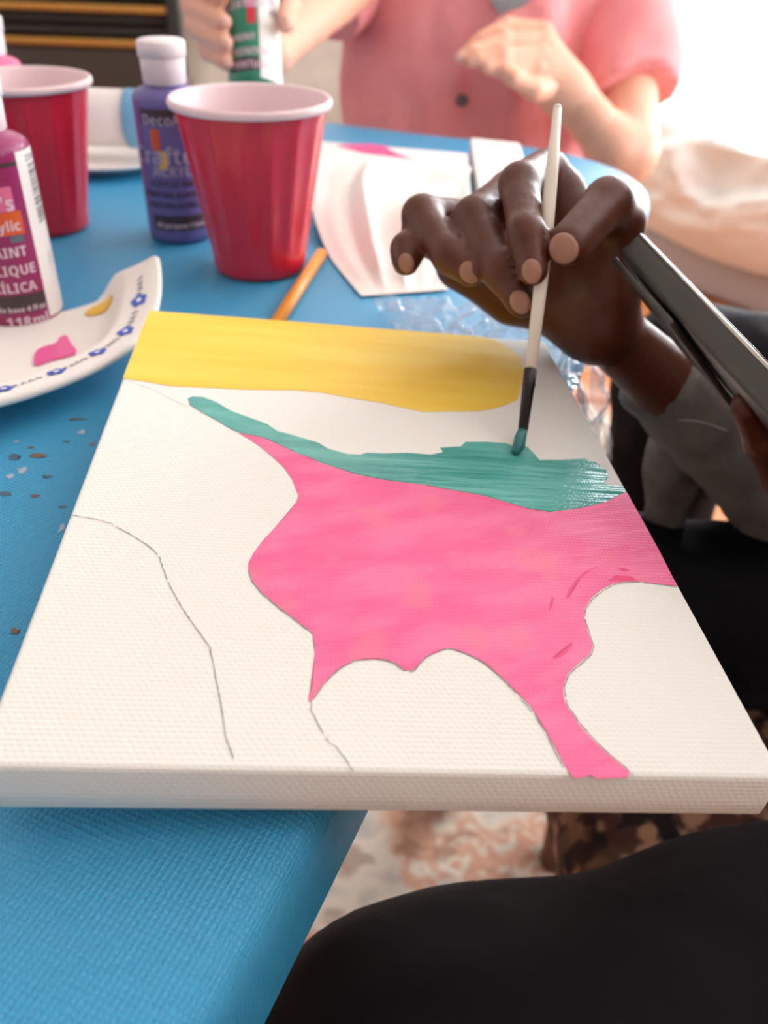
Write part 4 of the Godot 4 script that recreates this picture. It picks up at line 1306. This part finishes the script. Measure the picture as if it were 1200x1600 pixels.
func pink_person():
	var who := thing("person", "person in a pink short-sleeved shirt across the table, holding a green bottle", "person")
	var hands := [
		[[0.1555, 0.8271, -1.0588, 0.01274], [0.1144, 0.8329, -1.0506, 0.0105], [0.0873, 0.8221, -1.0304, 0.00831], [0.0779, 0.8162, -1.0261, 0.00762]],
		[[0.156, 0.8191, -1.0431, 0.01263], [0.1096, 0.8233, -1.0251, 0.01033], [0.0768, 0.8138, -1.0058, 0.00817], [0.0661, 0.8091, -1.0024, 0.00749]],
		[[0.1518, 0.8086, -1.0268, 0.01183], [0.1089, 0.8114, -1.0041, 0.00953], [0.0834, 0.8081, -0.9955, 0.00745], [0.0747, 0.8056, -0.9938, 0.00677]],
		[[0.1479, 0.7991, -1.0137, 0.01038], [0.1128, 0.7994, -0.9954, 0.00817], [0.0932, 0.7996, -0.9894, 0.00677]],
		[[0.1769, 0.7793, -1.0303, 0.01565], [0.1458, 0.7809, -0.9943, 0.0117], [0.1206, 0.7927, -0.9843, 0.0088], [0.1109, 0.7979, -0.9881, 0.00812]],
		[[-0.1731, 0.8806, -0.9061, 0.01059], [-0.1804, 0.8788, -0.8492, 0.00942], [-0.1456, 0.8724, -0.7901, 0.00728]],
		[[-0.1723, 0.8616, -0.8922, 0.01059], [-0.1813, 0.8609, -0.8361, 0.00997], [-0.1436, 0.8557, -0.7768, 0.00727]],
		[[-0.1656, 0.8427, -0.8785, 0.01059], [-0.1774, 0.8466, -0.8258, 0.00942], [-0.1422, 0.8418, -0.7678, 0.00728]],
		[[-0.1563, 0.8334, -0.8718, 0.01], [-0.1667, 0.8292, -0.8193, 0.00837], [-0.1418, 0.8282, -0.7654, 0.00682]],
		[[-0.1182, 0.8734, -0.8885, 0.01394], [-0.0948, 0.8652, -0.8269, 0.00928], [-0.0936, 0.8555, -0.7803, 0.00782]],
		[[-0.1411, 0.8471, -0.8941, 0.02146], [-0.1727, 0.8565, -0.8923, 0.01182]],
		[[-0.1392, 0.8713, -0.9116, 0.02146], [-0.1736, 0.8756, -0.9062, 0.01182]],
		[[-0.1411, 0.8471, -0.8941, 0.02146], [-0.1627, 0.8403, -0.878, 0.01178]],
		[[-0.1358, 0.8418, -0.8964, 0.0204], [-0.1182, 0.8734, -0.8885, 0.0151]],
		[[-0.1215, 0.8204, -0.8932, 0.02005], [-0.1411, 0.8471, -0.8941, 0.02265]],
		[[0.1888, 0.7742, -1.0327, 0.02361], [0.157, 0.8255, -1.0576, 0.01345]],
		[[0.1888, 0.7742, -1.0327, 0.02361], [0.1575, 0.8168, -1.0414, 0.01333]],
		[[0.1888, 0.7742, -1.0327, 0.02361], [0.1539, 0.8075, -1.026, 0.01253]],
		[[0.1875, 0.7701, -1.0297, 0.02289], [0.1493, 0.798, -1.0129, 0.01177]],
		[[0.2225, 0.7435, -1.0191, 0.02595], [0.1888, 0.7742, -1.0327, 0.02361]]]
	var hb := around_chains(hands, 0.01)
	var h := Vol.new(hb.position, hb.end, 0.0042)
	for c in hands: chain(h, c, 0.004)
	var bodyv := body_of([
		[[0.2809, 1.0176, -1.4567, 0.05389], [0.2682, 0.7155, -1.0209, 0.03159]],
		[[0.2682, 0.7155, -1.0209, 0.03159], [0.2457, 0.7207, -1.0124, 0.02908], [0.1888, 0.7742, -1.0327, 0.02361]],
		[[0.1888, 0.7742, -1.0327, 0.02361], [0.157, 0.8255, -1.0576, 0.01345]],
		[[0.1888, 0.7742, -1.0327, 0.02361], [0.1575, 0.8168, -1.0414, 0.01333]],
		[[0.1888, 0.7742, -1.0327, 0.02361], [0.1539, 0.8075, -1.026, 0.01253]],
		[[0.1875, 0.7701, -1.0297, 0.02289], [0.1493, 0.798, -1.0129, 0.01177]],
		[[0.184, 0.77, -1.0296, 0.02146], [0.1408, 0.7883, -1.0182, 0.0168]],
		[[-0.0681, 1.0162, -1.4805, 0.05485], [-0.0413, 0.8796, -1.1711, 0.03618]],
		[[-0.0413, 0.8796, -1.1711, 0.03618], [-0.1215, 0.8204, -0.8932, 0.02005]],
		[[-0.1215, 0.8204, -0.8932, 0.02005], [-0.1411, 0.8471, -0.8941, 0.02265], [-0.1406, 0.883, -0.9263, 0.0228]],
		[[0.11, 0.52, -1.24, 0.12], [0.12, 0.8, -1.24, 0.115], [0.13, 1.02, -1.27, 0.11]],
		[[0, 0.98, -1.27, 0.07], [0.26, 0.98, -1.27, 0.07]],
		[[0.13, 1, -1.27, 0.06], [0.13, 1.16, -1.25, 0.055]]], 0.012, [0.012])
	obj("body", vol_mesh([h, bodyv]), M.skin_light, who)
	nails([[Vector3(-0.142, 0.8564, -0.7709), Vector3(-0.00225, -0.00371, 0.00079), Vector3(0.00437, -0.00276, -0.00052), Vector3(0.00031, 0.00017, 0.00171)],
		[Vector3(-0.1406, 0.8425, -0.762), Vector3(-0.00227, -0.00369, 0.00087), Vector3(0.00436, -0.00279, -0.00047), Vector3(0.00031, 0.00021, 0.00171)],
		[Vector3(-0.1403, 0.829, -0.7599), Vector3(-0.00185, -0.00367, 0.00085), Vector3(0.00415, -0.0022, -0.00046), Vector3(0.00029, 0.00022, 0.00159)],
		[Vector3(-0.0939, 0.857, -0.7745), Vector3(-0.00454, 0.00111, 0.00044), Vector3(-0.00128, -0.00555, 0.00071), Vector3(0.00022, 0.00019, 0.00185)],
		[Vector3(0.0754, 0.8157, -1.019), Vector3(-0.00219, 0.00388, -0.00062), Vector3(-0.00512, -0.00289, -0.00004), Vector3(-0.00013, 0.00021, 0.00181)],
		[Vector3(0.0637, 0.8092, -0.9958), Vector3(-0.00216, 0.00381, -0.00062), Vector3(-0.00504, -0.00284, 0.00004), Vector3(-0.00011, 0.00022, 0.00178)]], M.nail_light, who)
	var sh := body_of([
		[[0.11, 0.6, -1.22, 0.145], [0.115, 0.8, -1.225, 0.14], [0.13, 0.98, -1.25, 0.13]],
		[[0.03, 0.66, -1.2, 0.11], [0.02, 0.95, -1.24, 0.1]],
		[[0.19, 0.66, -1.2, 0.11], [0.235, 0.95, -1.24, 0.1]],
		[[0, 1, -1.27, 0.08], [0.26, 1, -1.27, 0.08]]], 0.0105, [0.04, 0.04, 0.04, 0.03, 0.03, 0.03])
	var s1 := body_of([
		[[0.2746, 1.0181, -1.4695, 0.07717], [0.2723, 0.8396, -1.1791, 0.06215], [0.272, 0.7144, -1.0201, 0.05142]]], 0.009, [0.01])
	s1.cut(Vector3(0.2745, 0.7721, -1.0745), Vector3(0.1471, -0.6544, 0.7417), 1.0)
	var s2 := body_of([
		[[-0.0642, 1.017, -1.4934, 0.07138], [-0.05, 0.8813, -1.1971, 0.05538], [-0.1043, 0.814, -1.0616, 0.03434]]], 0.009, [0.01])
	s2.cut(Vector3(-0.0775, 0.8401, -1.1115), Vector3(-0.4599, -0.3591, 0.8121), 1.0)
	s1.rough(fnl(44, 9.0, 2), 0.008, Vector3(1.0, 0.6, 1.0))
	sh.rough(fnl(43, 7.0, 2), 0.02, Vector3(1.0, 0.6, 1.0))
	sh.rough(fnl(46, 17.0, 1), 0.007, Vector3(1.2, 0.5, 1.0))
	var s := obj("shirt", vol_mesh([sh, s1, s2]), M.shirt, who)
	var eye := Vector3(0, 0.935, 0)
	var bt := sh.hit(eye, (Vector3(0.0765, 0.7498, -1.1015) - eye).normalized())
	obj("button", ellipsoid(bt, Vector3(0.0075, 0, 0), Vector3(0, 0.0075, 0), Vector3(0, 0, 0.003)), M.button, s)
	var co := [Vector3(0.107, 0.8487, -1.2228), Vector3(0.1654, 0.8503, -1.224), Vector3(0.1461, 0.8391, -1.2035), Vector3(0.1194, 0.8319, -1.1983)]
	var st := st_new()
	for k in 4: co[k] = sh.hit(eye, (co[k] - eye).normalized()) + Vector3(0, 0, 0.004)
	for k in [0, 1, 2, 0, 2, 3]: st.add_vertex(co[k])
	for k in [0, 2, 1, 0, 3, 2]: st.add_vertex(co[k] + Vector3(0, 0, -0.004))
	st.generate_normals()
	obj("undershirt", st.commit(), M.grey_cloth, who)

func photographer():
	var who := thing("person", "person in black trousers sitting nearest, only a bent leg in view at the lower right", "person")
	var tr := body_of([
		[[0.026, 0.55, -0.122, 0.08], [0.18, 0.562, -0.15, 0.082], [0.58, 0.585, -0.1, 0.1]],
		[[0.026, 0.55, -0.122, 0.078], [0.03, 0.1, -0.06, 0.05]]], 0.008, [0.02])
	tr.rough(fnl(53, 9.0, 2), 0.006, Vector3(1.0, 1.0, 1.6))
	obj("trousers", vol_mesh([tr]), M.black, who)
	obj("top", vol_mesh([body_of([
		[[0.6, 0.6, -0.06, 0.13], [0.6, 0.85, 0.06, 0.14], [0.56, 1.08, 0.12, 0.12]],
		[[0.6, 0.6, -0.06, 0.11], [0.62, 0.6, 0.16, 0.11]],
		[[0.56, 1.1, -0.02, 0.07], [0.56, 1.1, 0.26, 0.07]]], 0.014, [0.05])]), M.black, who)
	obj("shoe", vol_mesh([body_of([
		[[0.03, 0.05, -0.03, 0.038], [-0.02, 0.035, -0.12, 0.034], [-0.04, 0.03, -0.17, 0.028]]], 0.006, [0.01])]), M.fire, who)

# ---------------------------------------------------------------- smaller things
func small_things():
	# brush
	var b := thing("paintbrush", "thin white-handled paintbrush with a black ferrule, its teal tip on the canvas", "brush")
	obj("handle", tube([Vector3(0.0577, 0.7844, -0.3096), Vector3(0.0624, 0.8202, -0.3418), Vector3(0.0648, 0.8452, -0.3637), Vector3(0.067, 0.8689, -0.3846)], [0.0023, 0.0030, 0.0027, 0.0017], 16), M.brush_white, b)
	obj("handle_tip", ellipsoid(Vector3(0.067, 0.8689, -0.3846), Vector3(0.0017, 0, 0), Vector3(0, 0.0014, 0), Vector3(0, 0.0005, 0.0017)), M.brush_white, b)
	obj("ferrule", tube([Vector3(0.0549, 0.7658, -0.2924), Vector3(0.0549, 0.7658, -0.2924).lerp(Vector3(0.0577, 0.7844, -0.3096), 0.7), Vector3(0.0549, 0.7658, -0.2924).lerp(Vector3(0.0577, 0.7844, -0.3096), 0.75), Vector3(0.0549, 0.7658, -0.2924).lerp(Vector3(0.0577, 0.7844, -0.3096), 0.78), Vector3(0.0577, 0.7844, -0.3096)], [0.0020, 0.0025, 0.0028, 0.0026, 0.0027], 16), M.ferrule, b)
	var b0: Vector3 = Vector3(0.0549, 0.7658, -0.2924)
	var tp: Vector3 = Vector3(0.0511, 0.7605, -0.2824)
	obj("bristles", tube([b0, b0.lerp(tp, 0.3), b0.lerp(tp, 0.65) + Vector3(0.0006, 0, 0), b0.lerp(tp, 0.9), tp], [0.0019, 0.0024, 0.0025, 0.0017, 0.0003], 14), M.bristle, b)
	# phone
	var ph := thing("phone", "dark grey phone seen edge-on, held at the right edge over the wrist", "phone")
	ph.transform = Transform3D(Basis(Vector3(0.3177, -0.1956, 0.9278), Vector3(0.7022, 0.7061, -0.0916), Vector3(-0.6372, 0.6805, 0.3617)), Vector3(0.1417, 0.7891, -0.2837))
	obj("body", rbox(Vector3(0.150, 0.0115, 0.072), 0.003, 4), M.phone, ph)
	obj("screen", rbox(Vector3(0.147, 0.0012, 0.069), 0.0005, 2), M.glass_black, ph).position = Vector3(0, 0.0057, 0)
	var z0 := 0.0355 * 1.0
	obj("metal_edge", tube([Vector3(-0.073, 0.0048, z0), Vector3(0.073, 0.0048, z0)], [0.0009, 0.0009], 8), M.phone_edge, ph)
	obj("case_flap", rbox(Vector3(0.047, 0.0026, 0.070), 0.001, 2), M.phone, ph).position = Vector3(-0.0505, -0.0082, 0.0)
	# bench under the two at the right
	var bn := thing("bench", "low wooden bench at the lower right under the two people in black", "bench", Vector3(0.54, 0, -0.22))
	obj("seat_board", rbox(Vector3(0.74, 0.03, 0.80), 0.006), M.wood, bn).position = Vector3(0, 0.385, 0)
	for sx in [-0.32, 0.32]:
		for sz in [-0.35, 0.35]:
			obj("leg", tube([Vector3(sx, 0.38, sz), Vector3(sx, 0.0125, sz)], [0.022, 0.018], 12), M.wood, bn)
	var cu := obj("seat_cushion", rbox(Vector3(0.80, 0.078, 0.84), 0.03, 4), M.leopard)
	cu.position = Vector3(0.52, 0.4395, -0.22)
	tag(cu, "brown and black patterned cushion on the bench at the lower right", "cushion")
	# far left of the table: a plate with a wrapped roll of napkins
	var pl := obj("foam_plate", lathe([Vector2(0, 0.002), Vector2(0.05, 0.002), Vector2(0.07, 0.010), Vector2(0.078, 0.012), Vector2(0.0785, 0.0105), Vector2(0.07, 0.008), Vector2(0.05, 0.0), Vector2(0, 0.0)], 48), M.paper)
	pl.position = Vector3(-0.262, 0.7405, -0.80)
	tag(pl, "white plate under the wrapped roll, between the left cup and the purple bottle", "plate")
	var rl := thing("napkin_roll", "roll of white napkins with a pale blue band, on the far plate", "napkin roll", Vector3(-0.268, 0.7765, -0.80))
	var rp := []
	for i in 3: rp.append(Vector3(-0.045 + i * 0.037, 0, 0))
	obj("paper", tube(rp, [0.0235, 0.0238, 0.0235], 28), M.paper, rl)
	obj("blue_band", tube([Vector3(0.029, 0, 0), Vector3(0.044, 0, 0)], [0.0244, 0.0240], 28), M.wrap_blue, rl)
